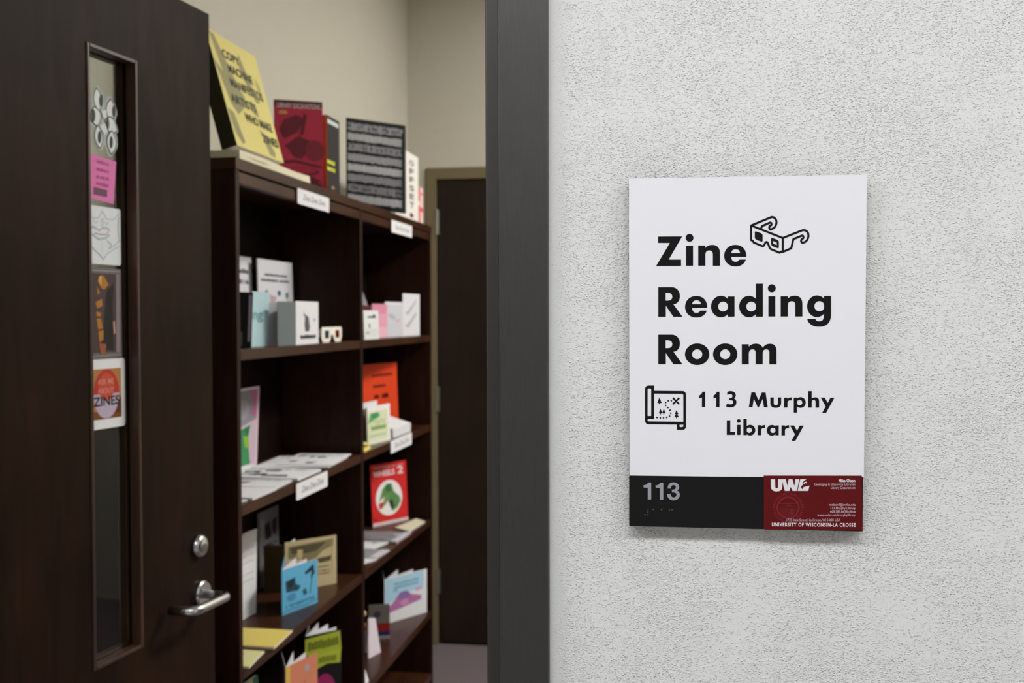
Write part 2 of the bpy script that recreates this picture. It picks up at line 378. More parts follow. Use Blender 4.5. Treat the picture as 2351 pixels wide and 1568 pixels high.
# ------------------------------------------------------------------ front door, open into the room
DX, DY, DA = -1.0626, 0.1344, 0.1057
DROT = (0, 0, PI/2-DA)
d1 = struct(empty('door_1', (DX, DY, 0), DROT))
LX0, LX1, LZ0, LZ1 = 0.5208, 0.6647, 0.8968, 1.9817      # lite opening in the leaf
b = MB(); b.prism([(0, 0, .01), (LX0, 0, .01), (LX0, 0, 2.134), (0, 0, 2.134)], (0, .0445, 0)); b.prism([(LX1, 0, .01), (.914, 0, .01), (.914, 0, 2.134), (LX1, 0, 2.134)], (0, .0445, 0))
b.prism([(LX0, 0, .01), (LX1, 0, .01), (LX1, 0, LZ0), (LX0, 0, LZ0)], (0, .0445, 0)); b.prism([(LX0, 0, LZ1), (LX1, 0, LZ1), (LX1, 0, 2.134), (LX0, 0, 2.134)], (0, .0445, 0))
b.build('leaf', M_DOOR, d1)
def ring(b, x0, x1, z0, z1, wd, y0, y1):
    b.box(x0, x0+wd, y0, y1, z0, z1); b.box(x1-wd, x1, y0, y1, z0, z1); b.box(x0+wd, x1-wd, y0, y1, z0, z0+wd); b.box(x0+wd, x1-wd, y0, y1, z1-wd, z1)
b = MB(); ring(b, LX0+.0002, LX1-.0002, LZ0+.0002, LZ1-.0002, 0.0075, -0.0025, 0.0185); b.build('lite_moulding', M_LITE, d1, bevel=0.0015)
b = MB(); ring(b, LX0+.0002, LX1-.0002, LZ0+.0002, LZ1-.0002, 0.0075, 0.0265, 0.0455); b.build('lite_moulding', M_LITE, d1, bevel=0.0015)
b = MB(); b.box(LX0+.001, LX1-.001, 0.0195, 0.0255, LZ0+.001, LZ1-.001); b.build('pane', M_GLASS, d1)
lev = MB(); LXc, LZc = 0.8600, 0.9480
lev.lathe([(0.0265, 0.0), (0.0265, -0.008), (0.0235, -0.011), (0.0, -0.011)], (LXc, 0, LZc), 'y')
o = lev.build('lever_rose', M_STEEL, d1, smooth=False, bevel=0.0)
o2 = MB(); pth = [(LXc, -0.009, LZc), (LXc, -0.050, LZc)]
for i in range(1, 8):
    t = i/7*PI/2; pth.append((LXc-0.014*(1-math.cos(t)), -0.050-0.014*math.sin(t), LZc))
pth += [(0.790, -0.064, LZc)]
pth += [(0.755, -0.064, LZc)]
for i in range(1, 8):
    t = i/7*PI/2; pth.append((0.755-0.020*math.sin(t), -0.064+0.020*(1-math.cos(t)), LZc))
pth += [(0.735, -0.012, LZc)]
o2.tube(pth, 0.0095, 18); o2.build('lever_handle', M_STEEL, d1, smooth=True)
cy = MB(); cy.lathe([(0.0235, 0.0), (0.0235, -0.004), (0.0205, -0.011), (0.0155, -0.013), (0.0, -0.013)], (0.8546, 0, 1.0466), 'y')
oc = cy.build('key_cylinder', M_STEEL, d1, smooth=True)
cy = MB(); cy.lathe([(0.0095, -0.012), (0.0095, -0.0155), (0.0, -0.0155)], (0.8546, 0, 1.0430), 'y'); cy.box(0.8539, 0.8553, -0.0162, -0.0155, 1.0375, 1.0485); cy.build('plug', M_STEELD, oc)
for z in (0.25, 1.05, 1.85):
    b = MB(); b.tube([(-0.006, 0.047, z), (-0.006, 0.047, z+0.115)], 0.007, 10); b.build('hinge', M_STEELD, d1)
b = MB(); b.box(0.9135, 0.9155, 0.009, 0.036, 0.88, 1.10); b.build('latch_plate', M_STEELD, d1)

# ------------------------------------------------------------------ printed sheets and booklets
class Art:
    """flat print on a surface: 2D coordinates 0..1 over a w x h rectangle, drawn in order, each layer a hair further out"""
    def __init__(s, fn): s.fn = fn; s.k = 0; s.mbs = []
    def _f(s):
        s.k += 1; k = s.k; s.mb = MB(); s.mbs.append(s.mb)
        return lambda x, y: s.fn(x, y, 0.0002+0.00006*k)
    def poly(s, col, *cont): f = s._f(); flat_piece(s.mb, [list(c) for c in cont], f, ink(col) if not isinstance(col, bpy.types.Material) else col)
    def rect(s, col, x0, y0, x1, y1): s.poly(col, rect(x0, y0, x1, y1))
    def ell(s, col, cx, cy, rx, ry, a=0.0): s.poly(col, ell(cx, cy, rx, ry, 28, a))
    def line(s, col, pts, wd, asp=1.0):
        f = s._f()
        for pc in stroke([(x*asp, y) for x, y in pts], wd):
            flat_piece(s.mb, [[(x/asp, y) for x, y in c] for c in pc], f, ink(col))
    def text(s, col, t, x0, x1, base, cap, bold=0.0, shear=0.0): f = s._f(); put_text(s.mb, t, f, x0, x1, base, cap, ink(col), bold, shear)
    def rows(s, col, x0, x1, ys, h, seed=1, gap=0.25):
        """lines of writing too small to read: uneven short dark strokes"""
        r = random.Random(seed); f = s._f()
        for y in ys:
            x = x0
            while x < x1-0.01:
                wd = (x1-x0)*r.uniform(0.03, 0.075); 
                if r.random() > gap*0.5: flat_piece(s.mb, [rect(x, y+h*r.uniform(0, .12), min(x+wd*0.75, x1), y+h*r.uniform(.75, 1))], f, ink(col))
                x += wd
    def build(s, name, parent):
        if len(s.mbs) <= 6:                       # a few large shapes: each its own piece of print
            for m_ in s.mbs: o = m_.build(name, None, parent, fixn=False)
            return o
        t = MB()
        for m_ in s.mbs:
            i = len(t.v); t.v += m_.v
            for f_, k in zip(m_.f, m_.mi): t.f.append(tuple(i+j for j in f_)); t.mi.append(t.m(m_.mats[k]))
        return t.build(name, None, parent, fixn=False)

ZG = 'zines displayed on the bookcase'
def zine(name, label, BL, BR, z, h, t=0.003, cover='#e0e0e4', lean=0.0, roll=0.0, art=None, pages=True, spine=None, cat='zine', group=ZG, wave=0.0, lift=0.0):
    """standing booklet; BL, BR: plan positions of its lower front corners"""
    dx, dy = BR[0]-BL[0], BR[1]-BL[1]; wd = math.hypot(dx, dy)
    dz = t*math.sin(lean); sk = math.tan(roll)          # roll: the sheet is pushed over sideways
    root = empty(name, (BL[0], BL[1], z+dz+lift+0.0004), (-lean, 0, math.atan2(dy, dx)))
    tag(root, label, cat, group)
    cm = cover if isinstance(cover, bpy.types.Material) else ink(cover); ct = min(0.0006, t*0.2)
    n = 8
    def bend(x): return wave*math.sin(PI*x/wd)                         # covers bow a little
    b = MB()
    for y0, y1 in ((0, ct), (t-ct, t)):
        for i in range(n):
            xa, xb = wd*i/n, wd*(i+1)/n
            b.hexa([(xa, y0-bend(xa), 0), (xb, y0-bend(xb), 0), (xb, y1-bend(xb), 0), (xa, y1-bend(xa), 0)], [(xa+sk*h, y0-bend(xa), h), (xb+sk*h, y0-bend(xb), h), (xb+sk*h, y1-bend(xb), h), (xa+sk*h, y1-bend(xa), h)], cm)
    b.hexa([(-.0004, 0, 0), (.0004, 0, 0), (.0004, t, 0), (-.0004, t, 0)], [(-.0004+sk*h, 0, h), (.0004+sk*h, 0, h), (.0004+sk*h, t, h), (-.0004+sk*h, t, h)], ink(spine) if spine else cm)
    b.build('cover', None, root)
    if pages and t > 0.0015:
        b = MB()
        for i in range(n):
            xa, xb = 0.0006+(wd-0.002)*i/n, 0.0006+(wd-0.002)*(i+1)/n
            b.hexa([(xa, ct+.0001-bend(xa), 0.001), (xb, ct+.0001-bend(xb), 0.001), (xb, t-ct-.0001-bend(xb), 0.001), (xa, t-ct-.0001-bend(xa), 0.001)],
                   [(xa+sk*h, ct+.0001-bend(xa), h-0.001), (xb+sk*h, ct+.0001-bend(xb), h-0.001), (xb+sk*h, t-ct-.0001-bend(xb), h-0.001), (xa+sk*h, t-ct-.0001-bend(xa), h-0.001)], M_PAGES)
        b.build('pages', None, root)
    if art:
        a = Art(lambda x, y, e: (x*wd+sk*y*h, -bend(x*wd)-e, y*h)); art(a); a.build('cover_print', root)
    return root

def open_zine(name, label, left, spine, right, z, hl, hr, cl, cr, artl=None, artr=None, t=0.0012, pages=True, fan=3, lift=0.0, cat='zine', spread=0.35):
    """booklet standing open like a V: plan points of the left edge, the spine and the right edge (spine towards the viewer)"""
    root = empty(name, (spine[0], spine[1], z+lift+0.0004)); tag(root, label, cat, ZG)
    S = Vector((0, 0, 0)); L = Vector((left[0]-spine[0], left[1]-spine[1], 0)); R = Vector((right[0]-spine[0], right[1]-spine[1], 0))
    def panel(nm, A, B, h, col, art):
        d = (B-A); wd = d.length; d.normalize(); nrm = Vector((d.y, -d.x, 0))   # front side: to the right of A->B
        b = MB(); bk = -nrm*t; up_ = Vector((0, 0, h))
        b.hexa([A, B, B+bk, A+bk], [A+up_, B+up_, B+bk+up_, A+bk+up_], ink(col)); o = b.build(nm, None, root)
        if art:
            a = Art(lambda x, y, e: A+d*(x*wd)+Vector((0, 0, y*h))+nrm*e); art(a); a.build('cover_print', o)
    panel('back_cover', L, S, hl, cl, artl); panel('front_cover', S, R, hr, cr, artr)
    if pages:
        for k in range(fan):
            u = (k+1)/(fan+1); D = (L*u+R*(1-u)); D = D.normalized()*((L.length*u+R.length*(1-u))*0.95)
            h = (hl*u+hr*(1-u))-0.002; off = (L+R).normalized()*0.0025
            nrm = Vector((D.y, -D.x, 0)).normalized()*0.0006
            b = MB(); A = off; B = off+D; u_ = Vector((0, 0, h)); b.hexa([A, B, B+nrm, A+nrm], [A+u_, B+u_, B+nrm+u_, A+nrm+u_], M_PAGES); b.build('page', None, root)
    return root

def flat_zine(name, label, quad, z, t=0.003, cover='#dcdce0', art=None, cat='zine', group=ZG, pages=True):
    """booklet lying flat; quad: plan corners in order (0,0) (1,0) (1,1) (0,1)"""
    cx = sum(q[0] for q in quad)/4; cy_ = sum(q[1] for q in quad)/4
    root = empty(name, (cx, cy_, z+0.0003)); tag(root, label, cat, group)
    Q = [Vector((q[0]-cx, q[1]-cy_, 0)) for q in quad]
    ct = min(0.0005, t*0.25)
    def slab(b, z0, z1, ins, m_):
        P = [q*(1-ins) for q in Q]; b.hexa([p+Vector((0, 0, z0)) for p in P], [p+Vector((0, 0, z1)) for p in P], m_)
    b = MB(); slab(b, 0, ct, 0, ink(cover)); slab(b, t-ct, t, 0, ink(cover)); b.build('cover', None, root)
    b = MB(); slab(b, ct+.0001, t-ct-.0001, 0.006, M_PAGES); b.build('pages', None, root)
    if art:
        def fn(x, y, e): return Q[0]*(1-x)*(1-y)+Q[1]*x*(1-y)+Q[2]*x*y+Q[3]*(1-x)*y+Vector((0, 0, t+e))
        a = Art(fn); art(a); a.build('cover_print', root)
    return root

# ------------------------------------------------------------------ stickers and notes on the door glass
GY = 0.0192
def door_sheet(name, label, cat, x0, z0, wd, h, col, tilt=0.0, outline=None, art=None, thick=0.0004):
    M4 = Matrix.Translation((DX, DY, 0)) @ Matrix.Rotation(PI/2-DA, 4, 'Z')
    root = empty(name, (0, 0, 0)); root.matrix_world = M4 @ Matrix.Translation((x0, GY, z0)) @ Matrix.Rotation(tilt, 4, 'Y')
    tag(root, label, cat)
    b = MB(); pts = outline or rect(0, 0, 1, 1)
    b.prism([(x*wd, 0, y*h) for x, y in pts], (0, -thick, 0), ink(col)); b.build('sheet', None, root)
    if art:
        a = Art(lambda x, y, e: (x*wd, -thick-e, y*h)); art(a); a.build('print', root)
    return root
def lens(cx, cy, a, bb, ang, n=12):
    ca, sa = math.cos(ang), math.sin(ang); out = []
    for i in range(n+1):
        t = -1+2*i/n; out.append((a*t, bb*(1-t*t)))
    for i in range(1, n):
        t = 1-2*i/n; out.append((a*t, -bb*(1-t*t)))
    return [(cx+x*ca-y*sa, cy+x*sa+y*ca) for x, y in out]
EYES = [(.27, .84, .20, .13, 1.75), (.68, .72, .20, .15, 1.55), (.20, .54, .17, .17, 1.9), (.68, .46, .21, .14, -.35), (.28, .20, .20, .13, 1.75), (.69, .16, .21, .15, 1.50)]
def eyes_outline():
    pts = []
    for i in range(64):                              # outer silhouette of the cluster of eyes, with a cut margin
        a = 2*PI*i/64; r = 0.05
        for cx, cy, la, lb, an in EYES:
            for x, y in lens(cx, cy, la*1.18, lb*1.3, an):
                dx, dy = x-.46, y-.5; d = math.hypot(dx, dy)
                if abs(((math.atan2(dy, dx)-a+PI) % (2*PI))-PI) < 0.10: r = max(r, d)
        pts.append((.46+r*math.cos(a), .5+r*math.sin(a)))
    return pts
def art_eyes(a):
    for cx, cy, la, lb, an in EYES:
        a.poly('#39463f', lens(cx, cy, la*1.06, lb*1.08, an)); a.poly('#e6e9e9', lens(cx, cy, la*.93, lb*.9, an))
    for (cx, cy, la, lb, an), dx in zip(EYES, (.10, .10, -.08, -.12, .02, -.02)):
        a.ell('#39463f', cx+dx, cy, .055, .11, -.1)
    a.poly('#e2e6e6', [(.36, .66), (.52, .70), (.54, .58), (.44, .52)]); a.poly('#e2e6e6', [(.30, .38), (.46, .48), (.56, .34), (.46, .26)])
door_sheet('eyes_sticker', 'die-cut sticker of six drawn eyes, topmost on the door glass', 'sticker', .553, 1.8085, .088, .102, '#b9bfbc', 0, eyes_outline(), art_eyes)
def art_note(a):
    for i, y in enumerate((.84, .66, .49, .33)): a.rows('#b9588f', .25, .72, [y], .09, 5+i)
    a.rect('#6d4a5c', .16, .10, .66, .27)
door_sheet('sticky_note', 'pink paper note with a dark box, on the door glass', 'note', .5500, 1.7195, .0745, .0755, '#e07ab5', 0.04, [(0, 0), (.92, -.03), (1, 1), (0, 1.02)], art_note)
def art_face(a):
    g = '#b4bdca'
    a.line(g, [(.0, .82), (.12, .78), (.28, .80), (.36, .88), (.40, .92), (.46, .88), (.52, .80), (.75, .80), (.95, .92)], .016)
    a.line(g, [(.38, .66), (.36, .76), (.42, .80), (.44, .70), (.40, .62)], .014)
    a.line(g, [(.12, .74), (.20, .70), (.26, .74)], .012); a.line(g, [(.48, .74), (.54, .70), (.60, .75)], .012)
    a.line('#bcc6d1', [(.08, .62), (.14, .64), (.30, .58), (.38, .62), (.48, .64), (.62, .62), (.56, .55)], .03)
    a.line('#bcc6d1', [(.10, .50), (.28, .43), (.50, .46), (.62, .52)], .035)
    a.line('#c69496', [(.16, .525), (.30, .515), (.44, .52), (.55, .53)], .014)
    a.line(g, [(.0, .32), (.15, .24), (.32, .16), (.42, .08), (.52, .18), (.75, .28), (1, .36)], .016); a.line(g, [(.38, .40), (.38, .2)], .008)
    a.line('#b9c6d6', [(.92, .85), (.90, .60), (.95, .45), (.80, .36), (.66, .30)], .02); a.line('#b9c6d6', [(.55, .42), (.68, .36), (.60, .28)], .016)
door_sheet('face_drawing', 'white sheet with a pale blue line drawing of a face, on the door glass', 'drawing', .5500, 1.6045, .0885, .1025, '#dfe3e6', 0, [(0, 0), (.97, 0), (1, .04), (1, .96), (.97, 1), (0, 1)], art_face)
def art_bag(a):
    a.rect('#4c3c3c', .06, .06, .80, .94); a.poly('#25221f', [(.34, .1), (.72, .08), (.70, .62), (.76, .84), (.5, .74), (.44, .5)])
    am = '#ab742f'
    for q in ([(.22, .86), (.42, .92), (.58, .82), (.44, .76), (.34, .78)], [(.2, .80), (.30, .72), (.22, .70)], [(.16, .62), (.36, .66), (.38, .58), (.2, .55)], [(.18, .52), (.34, .5), (.3, .46), (.17, .47)],
              [(.18, .44), (.32, .44), (.38, .33), (.22, .32)], [(.22, .30), (.40, .31), (.38, .2), (.26, .18)]): a.poly(am, q)
    a.poly('#d8a651', [(.26, .9), (.36, .92), (.34, .80), (.28, .84)]); a.poly('#96573a', [(.24, .17), (.48, .15), (.44, .05), (.3, .04)]); a.poly('#8a7b7c', [(.80, .06), (.92, .06), (.92, .94), (.82, .94)])
    a.poly('#b88f80', [(.70, .40), (.76, .42), (.78, .28), (.72, .26)]); a.line('#a7a3a4', [(.05, .97), (.95, .97)], .01); a.line('#8f8b8b', [(.04, .02), (.96, .03)], .012)
door_sheet('photo_print', 'dark photograph with amber shapes in a clear sleeve on the door glass', 'photo', .5500, 1.4380, .0880, .1600, '#6f6a69', 0, None, art_bag)
def rrect(x0, y0, x1, y1, rx, ry):
    o = []
    for cx, cy, a0 in ((x1-rx, y1-ry, 0), (x0+rx, y1-ry, PI/2), (x0+rx, y0+ry, PI), (x1-rx, y0+ry, 1.5*PI)):
        for i in range(6): o.append((cx+rx*math.cos(a0+i*PI/10), cy+ry*math.sin(a0+i*PI/10)))
    return o
def art_egg(a):
    a.rect('#b07a45', .06, .14, .88, .86); a.poly('#5b3518', [(.1, .14), (.88, .14), (.88, .46), (.7, .3), (.3, .16)]); a.poly('#7a4a26', [(.06, .14), (.88, .14), (.88, .2), (.06, .26)])
    egg = [(x, y) for x, y in ell(.45, .50, .365, .355, 40)]
    a.poly('#b9aabf', egg); a.poly('#b53a2c', [p for p in egg if p[1] > .47]); a.poly('#c0503c', [p for p in ell(.45, .60, .22, .2, 30)])
    a.text('#d98a7d', 'ASK ME', .20, .66, .64, .075, .01); a.text('#d98a7d', 'ABOUT', .20, .66, .51, .075, .01); a.text('#1b1b20', 'ZINES', .08, .82, .335, .125, .02)
door_sheet('instant_photo', 'white-framed photo of a red and lilac egg, lowest on the door glass', 'photo', .5470, 1.3120, .0990, .1240, '#e6e6e8', 0, rrect(0, 0, 1, 1, .06, .05), art_egg)

# dark board added behind the open door to darken the view through its glass
r = tag(empty('added_dark_board', (XW+.002, 0.86, 0.0005), (0, .012, 0)), 'added dark board behind the open door, darkening the view through its glass', 'board')
b = MB(); b.box(.001, .016, -.33, .33, 0, 1.295); b.build('panel', mat('board_black', '#0c0b0b', .8, .05), r)
b = MB(); b.box(.0, .018, -.335, -.3301, 0, 1.30); b.box(.0, .018, .3301, .335, 0, 1.30); b.box(.0, .018, -.3301, .3301, 1.2951, 1.30); b.build('edge_trim', mat('board_trim', '#1a1817', .6, .1), r)

# ------------------------------------------------------------------ bookcase
XB = -0.9865; XBK = XW+0.003; Y1 = 1.234; BAY = 0.9124; PT = 0.020
ZT, Z1, Z2, Z3, Z4 = 1.867, 1.437, 1.084, 0.711, 0.345
YM0, YM1 = Y1+BAY-0.012, Y1+BAY+0.012; YE = Y1+2*BAY-0.012
bc = tag(empty('bookcase', ((XB+XBK)/2, Y1+BAY, 0)), 'tall dark mahogany double bookcase against the left wall, full of zines', 'bookcase')
def bpart(name, x0, x1, y0, y1, z0, z1, m_=None, bev=0.0015):
    b = MB(); c = bc.location; b.box(x0-c.x, x1-c.x, y0-c.y, y1-c.y, z0, z1); return b.build(name, m_ or M_CASE, bc, bevel=bev)
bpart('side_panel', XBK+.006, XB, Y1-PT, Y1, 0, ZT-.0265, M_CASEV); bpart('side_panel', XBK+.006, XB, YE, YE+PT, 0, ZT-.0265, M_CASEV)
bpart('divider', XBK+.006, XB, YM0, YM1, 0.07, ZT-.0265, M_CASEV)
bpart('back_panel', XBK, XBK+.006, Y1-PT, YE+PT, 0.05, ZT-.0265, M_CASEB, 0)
bpart('top_board', XBK, XB+.002, Y1-PT-.002, YE+PT+.002, ZT-.026, ZT)
for ya, yb in ((Y1, YM0), (YM1, YE)):
    bpart('top_rail', XB-.018, XB-.0005, ya, yb, ZT-.0565, ZT-.0300); bpart('kick_board', XB-.03, XB-.012, ya, yb, 0, .07)
    for zs in (0.095, Z4, Z3, Z2, Z1): bpart('shelf', XBK+.0065, XB-.0005, ya+.0003, yb-.0003, zs-.025, zs)

# shelf labels
def shelf_label(label, y0, y1, z0, z1, dz=0.0, x=XB+.0032):
    r = empty('shelf_label', (x, (y0+y1)/2, z0), (dz, 0, 0)); tag(r, label, 'label', 'white shelf labels')
    L_ = y1-y0; h = z1-z0; b = MB(); b.prism([(0, -L_/2+px*L_, py*h) for px, py in rrect(0, 0, 1, 1, .02, .12)], (.0012, 0, 0)); b.build('card', M_WHITE, r)
    a = Art(lambda px, py, e: (.0012+e, -L_/2+px*L_, py*h)); a.text('#55585a', 'Zines Zines Zines', .16, .86, .34, .36, .0, .35); a.build('print', r)
shelf_label('white shelf label on the top rail of the nearer bay', 1.588, 1.835, 1.803, 1.843); shelf_label('white shelf label on the top rail of the farther bay', 2.478, 2.755, 1.799, 1.841)
shelf_label('white shelf label under the flat papers of the nearer bay', 1.564, 1.805, 1.038, 1.081); shelf_label('white shelf label on the shelf below the orange zine', 2.455, 2.735, 1.045, 1.088)

# ---- on top of the bookcase
r = tag(empty('newsprint_zine', (-1.085, 1.48, ZT+.0004)), 'thick cream paper zine lying flat along the bookcase top edge', 'zine', ZG)
b = MB(); n = 14; rr = random.Random(4)
for i in range(n):
    ya, yb = -.228+.456*i/n, -.228+.456*(i+1)/n
    def tp(y): return .0225-.004*(.5+.5*math.sin(y*14))*(1 if y > -.05 else .3)
    for k in range(1):
        b.hexa([(-.09, ya, .0008), (.0925+.001*math.sin(i), ya, .0008), (.0925+.001*math.sin(i+1), yb, .0008), (-.09, yb, .0008)], [(-.09, ya, tp(ya)), (.092, ya, tp(ya)), (.092, yb, tp(yb)), (-.09, yb, tp(yb))], M_CREAM)
b.build('pages', None, r)
b = MB(); b.box(-.091, .0935, -.2295, .2295, 0, .0007); b.build('cover', ink('#8d8160'), r)
a = Art(lambda x, y, e: (.0934+e, -.228+x*.456, y*.02)); a.rows('#c9c0a0', .12, .36, [.45], .25, 3); a.build('spine_print', r)

def art_copy(a):
    g = '#99946a'; k = '#3a3a2c'
    a.poly(g, [(.06, .98), (.14, .98), (.22, .84), (.30, .70), (.36, .62), (.20, .52), (.14, .62)]); a.poly(g, [(.0, .74), (.12, .66), (.34, .60), (.46, .50), (.40, .40), (.22, .30), (.12, .38)])
    a.poly(g, [(.58, .92), (.62, .84), (.72, .62), (.80, .52), (.72, .50), (.60, .62), (.52, .78)]); a.poly(g, [(.60, .24), (.74, .20), (.84, .06), (.82, .02), (.70, .03), (.66, .14)])
    a.poly(g, [(.02, .32), (.12, .30), (.20, .06), (.14, .03), (.05, .12)]); a.poly(g, [(.56, .50), (.66, .46), (.68, .36), (.58, .38)]); a.poly('#b3ab77', [(.82, .76), (.9, .70), (.9, .6), (.84, .58)])
    for t, x0, x1, y in (('COPY', .22, .56, .80), ('MACHINE', .26, .76, .68), ('MANIFESTOS', .22, .90, .55), ('ARTISTS', .14, .66, .40), ('WHO MAKE', .34, .92, .27), ('ZINES', .62, .97, .135)):
        a.text(k, t, x0, x1, y, .072, .025)
zine('art_book', 'large thick yellow book of artists who make zines, leaning on the bookcase top', (-1.003, 1.262), (-1.003, 1.548), ZT+.0235, .282, .038, '#ddd080', lean=.27, art=art_copy, spine='#2a2614', cat='book')
def art_lib(a):
    a.rect('#5d2f36', .0, .93, 1, 1); a.text('#d9c9c9', 'LIBRARY EXCAVATIONS', .06, .95, .915, .05, .012); a.rows('#c9b05f', .1, .27, [.84], .045, 2)
    d = '#6b2935'
    for q in ([(.2, .78), (.45, .84), (.62, .80), (.48, .64), (.2, .56), (.1, .66)], [(.60, .86), (.68, .84), (.60, .62), (.52, .60)], [(.2, .48), (.5, .60), (.76, .54), (.70, .44), (.56, .34), (.40, .36), (.28, .46)],
              [(.04, .30), (.4, .33), (.97, .27), (.97, .24), (.4, .30), (.04, .26)], [(.35, .18), (.7, .16), (.95, .10), (.8, .04), (.5, .08)], [(.7, .12), (.97, .06), (.97, .0), (.75, .02)]): a.poly(d, q)
    a.ell('#82303b', .83, .44, .20, .12); a.ell('#6e2a33', .52, .20, .40, .05); a.ell('#b02f49', .50, .21, .36, .035); a.poly('#b23550', [(.05, .52), (.22, .56), (.16, .44)])
zine('red_zine', 'tall crimson zine with dark overlapping shapes on the bookcase top', (-1.118, 1.775), (-1.000, 1.838), ZT, .246, .004, '#b4364f', lean=.03, art=art_lib)
def art_blk(a):
    a.rect('#cfcfd2', .05, .90, .90, .955); a.rows('#dfe04a', .0, .62, [.36, .27], .06, 6, 0); a.ell('#b98a62', .45, .06, .10, .022)
zine('black_book', 'slim black paperback with orange spine and yellow title, on the bookcase top', (-.993, 1.850), (-.993, 1.962), ZT, .212, .017, '#2b2628', art=art_blk, spine='#d4512a', cat='book')
def art_rows(a):
    r = random.Random(8)
    shades = ['#b3b4bb', '#d2d4da', '#a9aab0', '#bcbdc4', '#d8dae0', '#a5a6ac', '#9a9ba1', '#cbcdd4']
    for i, sh in enumerate(shades):
        y1 = .955-i*.116; y0 = y1-.095; x = .03
        while x < .93:
            wd = r.uniform(.018, .05); 
            a_h = r.uniform(0, .012); a.poly(sh, [(x, y0+a_h), (min(x+wd*1.05, .95), y0+a_h+r.uniform(-.006, .006)), (min(x+wd*1.05, .95), y1-r.uniform(0, .014)), (x, y1-r.uniform(0, .014))])
            if i in (0, 2, 6) and r.random() < .5: a.ell('#36383b', x+wd*.5, (y0+y1)/2+r.uniform(-.01, .01), .010, .022)
            x += wd*1.17
    a.rect('#3a3d3f', .93, .05, .955, .9)
lz = zine('lettered_zine', 'grey and black zine filled with rows of hand lettering, on the bookcase top', (-1.150, 2.505), (-.952, 2.556), ZT, .306, .003, '#34383a', lean=.03, art=art_rows)
lz.location.z = ZT+.0262            # its left foot stands on the little folded card, the limp sheets sag to the right
for ch in lz.children: ch.data.transform(Matrix(((1, 0, 0, 0), (0, 1, 0, 0), (-.125, 0, 1, 0), (0, 0, 0, 1))))
def art_off(a):
    for i, ch in enumerate('OFFSET'):
        pts, tr, bb = text_shape(ch, .03); y0 = .90-i*.125; f = a._f()
        a.mb.tris([f(.60+(x-bb[0])/(bb[2]-bb[0])*.19, y0-.085+(y-bb[1])/(bb[3]-bb[1])*.085) for x, y in pts], tr, ink('#4c4644'))
    a.ell('#7a1128', .68, .075, .085, .035)
zine('offset_zine', 'white zine with dark vertical lettering and a maroon dot, on the bookcase top', (-.996, 2.578), (-.996, 2.905), ZT, .246, .003, '#e9e7e2', art=art_off)
def art_pink(a):
    a.rect('#e9d5d3', .70, .0, .95, 1); a.rect('#d8625f', .4, .34, 1, .46); a.ell('#e8dcd8', .45, .55, .2, .08); a.rect('#dd7773', .72, .80, .95, .86)
zine('pink_zine', 'small coral zine with white patches at the far end of the bookcase top', (-1.004, 2.860), (-1.004, 3.012), ZT, .142, .003, '#dc6f6b', art=art_pink)
r = tag(empty('folded_card', (-1.150, 2.496, ZT+.0004), (0, 0, -1.3)), 'tiny white folded card at the foot of the hand-lettered zine', 'card')
b = MB(); b.hexa([(-.012, -.032, 0), (.004, -.032, 0), (.004, .02, 0), (-.012, .02, 0)], [(-.010, -.030, .0245), (.002, -.030, .0245), (.002, .018, .0245), (-.010, .018, .0245)]); b.build('card', M_WHITE, r)
b = MB(); b.face([(.0035, .004, .004), (.0035, .016, .004), (.0026, .014, .020), (.0026, .005, .020)]); b.build('print', ink('#3c4a45'), r)

# ---- top shelf, nearer bay
def art_a1(a): a.rows('#3f4043', .1, .86, [.80, .68], .06, 3); a.ell('#7076bd', .72, .40, .14, .10); a.rect('#7076bd', .6, .28, .84, .38)
zine('white_zine', 'white zine with a blue figure behind the black one on the upper shelf', (-1.215, 1.690), (-1.215, 1.852), Z1, .243, .003, '#dfdfe4', art=art_a1, lean=.03)
def art_a2(a):
    a.rows('#3b3d40', .18, .84, [.80], .035, 4, .1); a.rows('#3b3d40', .08, .90, [.735], .035, 9, .1)
    a.ell('#a8503a', .22, .60, .05, .03); a.ell('#3f6390', .58, .60, .05, .035); a.poly('#3d7a68', [(.76, .60), (.86, .62), (.85, .55), (.79, .53)]); a.poly('#c9c05a', [(.81, .53), (.86, .52), (.84, .48)])
    a.poly('#b9a6ae', [(.30, .58), (.5, .55), (.42, .42), (.3, .30), (.34, .45)]); a.poly('#9c5b5c', [(.76, .42), (.88, .44), (.9, .36), (.78, .36)]); a.poly('#8f8f98', [(.10, .50), (.26, .56), (.22, .34), (.12, .30)]); a.rect('#6c8a55', .0, .19, 1, .245); a.rect('#c9c9ce', .28, .28, .6, .34)
zine('poster_zine', 'large white zine with a two-line title and small coloured figures, upper shelf', (-1.192, 1.838), (-1.192, 2.108), Z1, .240, .003, '#dcdce1', art=art_a2, lean=.02)
def art_a3(a): a.rect('#4b4047', .78, .12, .94, .95); a.rect('#141418', .0, .05, .5, .3)
zine('black_zine', 'black zine at the left end of the upper shelf, nearer bay', (-1.010, 1.240), (-1.004, 1.335), Z1, .131, .004, mat('matte_black_cover', '#0a0a0c', .9, .02), roll=.09, art=art_a3)
def art_a4(a): a.text('#5d8f96', 'ing', .0, .72, .50, .17, .02)
zine('blue_zine', 'narrow pale blue zine beside the black one on the upper shelf', (-1.040, 1.415), (-1.030, 1.500), Z1, .136, .003, '#b5d3da', roll=.07, art=art_a4, wave=-.004)
def art_a5(a):
    a.poly('#5a5a5e', [(.40, .70), (.54, .64), (.60, .40), (.56, .30), (.40, .30), (.36, .46)]); a.poly('#8a8a90', [(.30, .76), (.4, .70), (.36, .62)]); a.ell('#a7a7ad', .80, .57, .05, .04); a.rows('#2f2f32', .18, .86, [.13], .10, 5, 0)
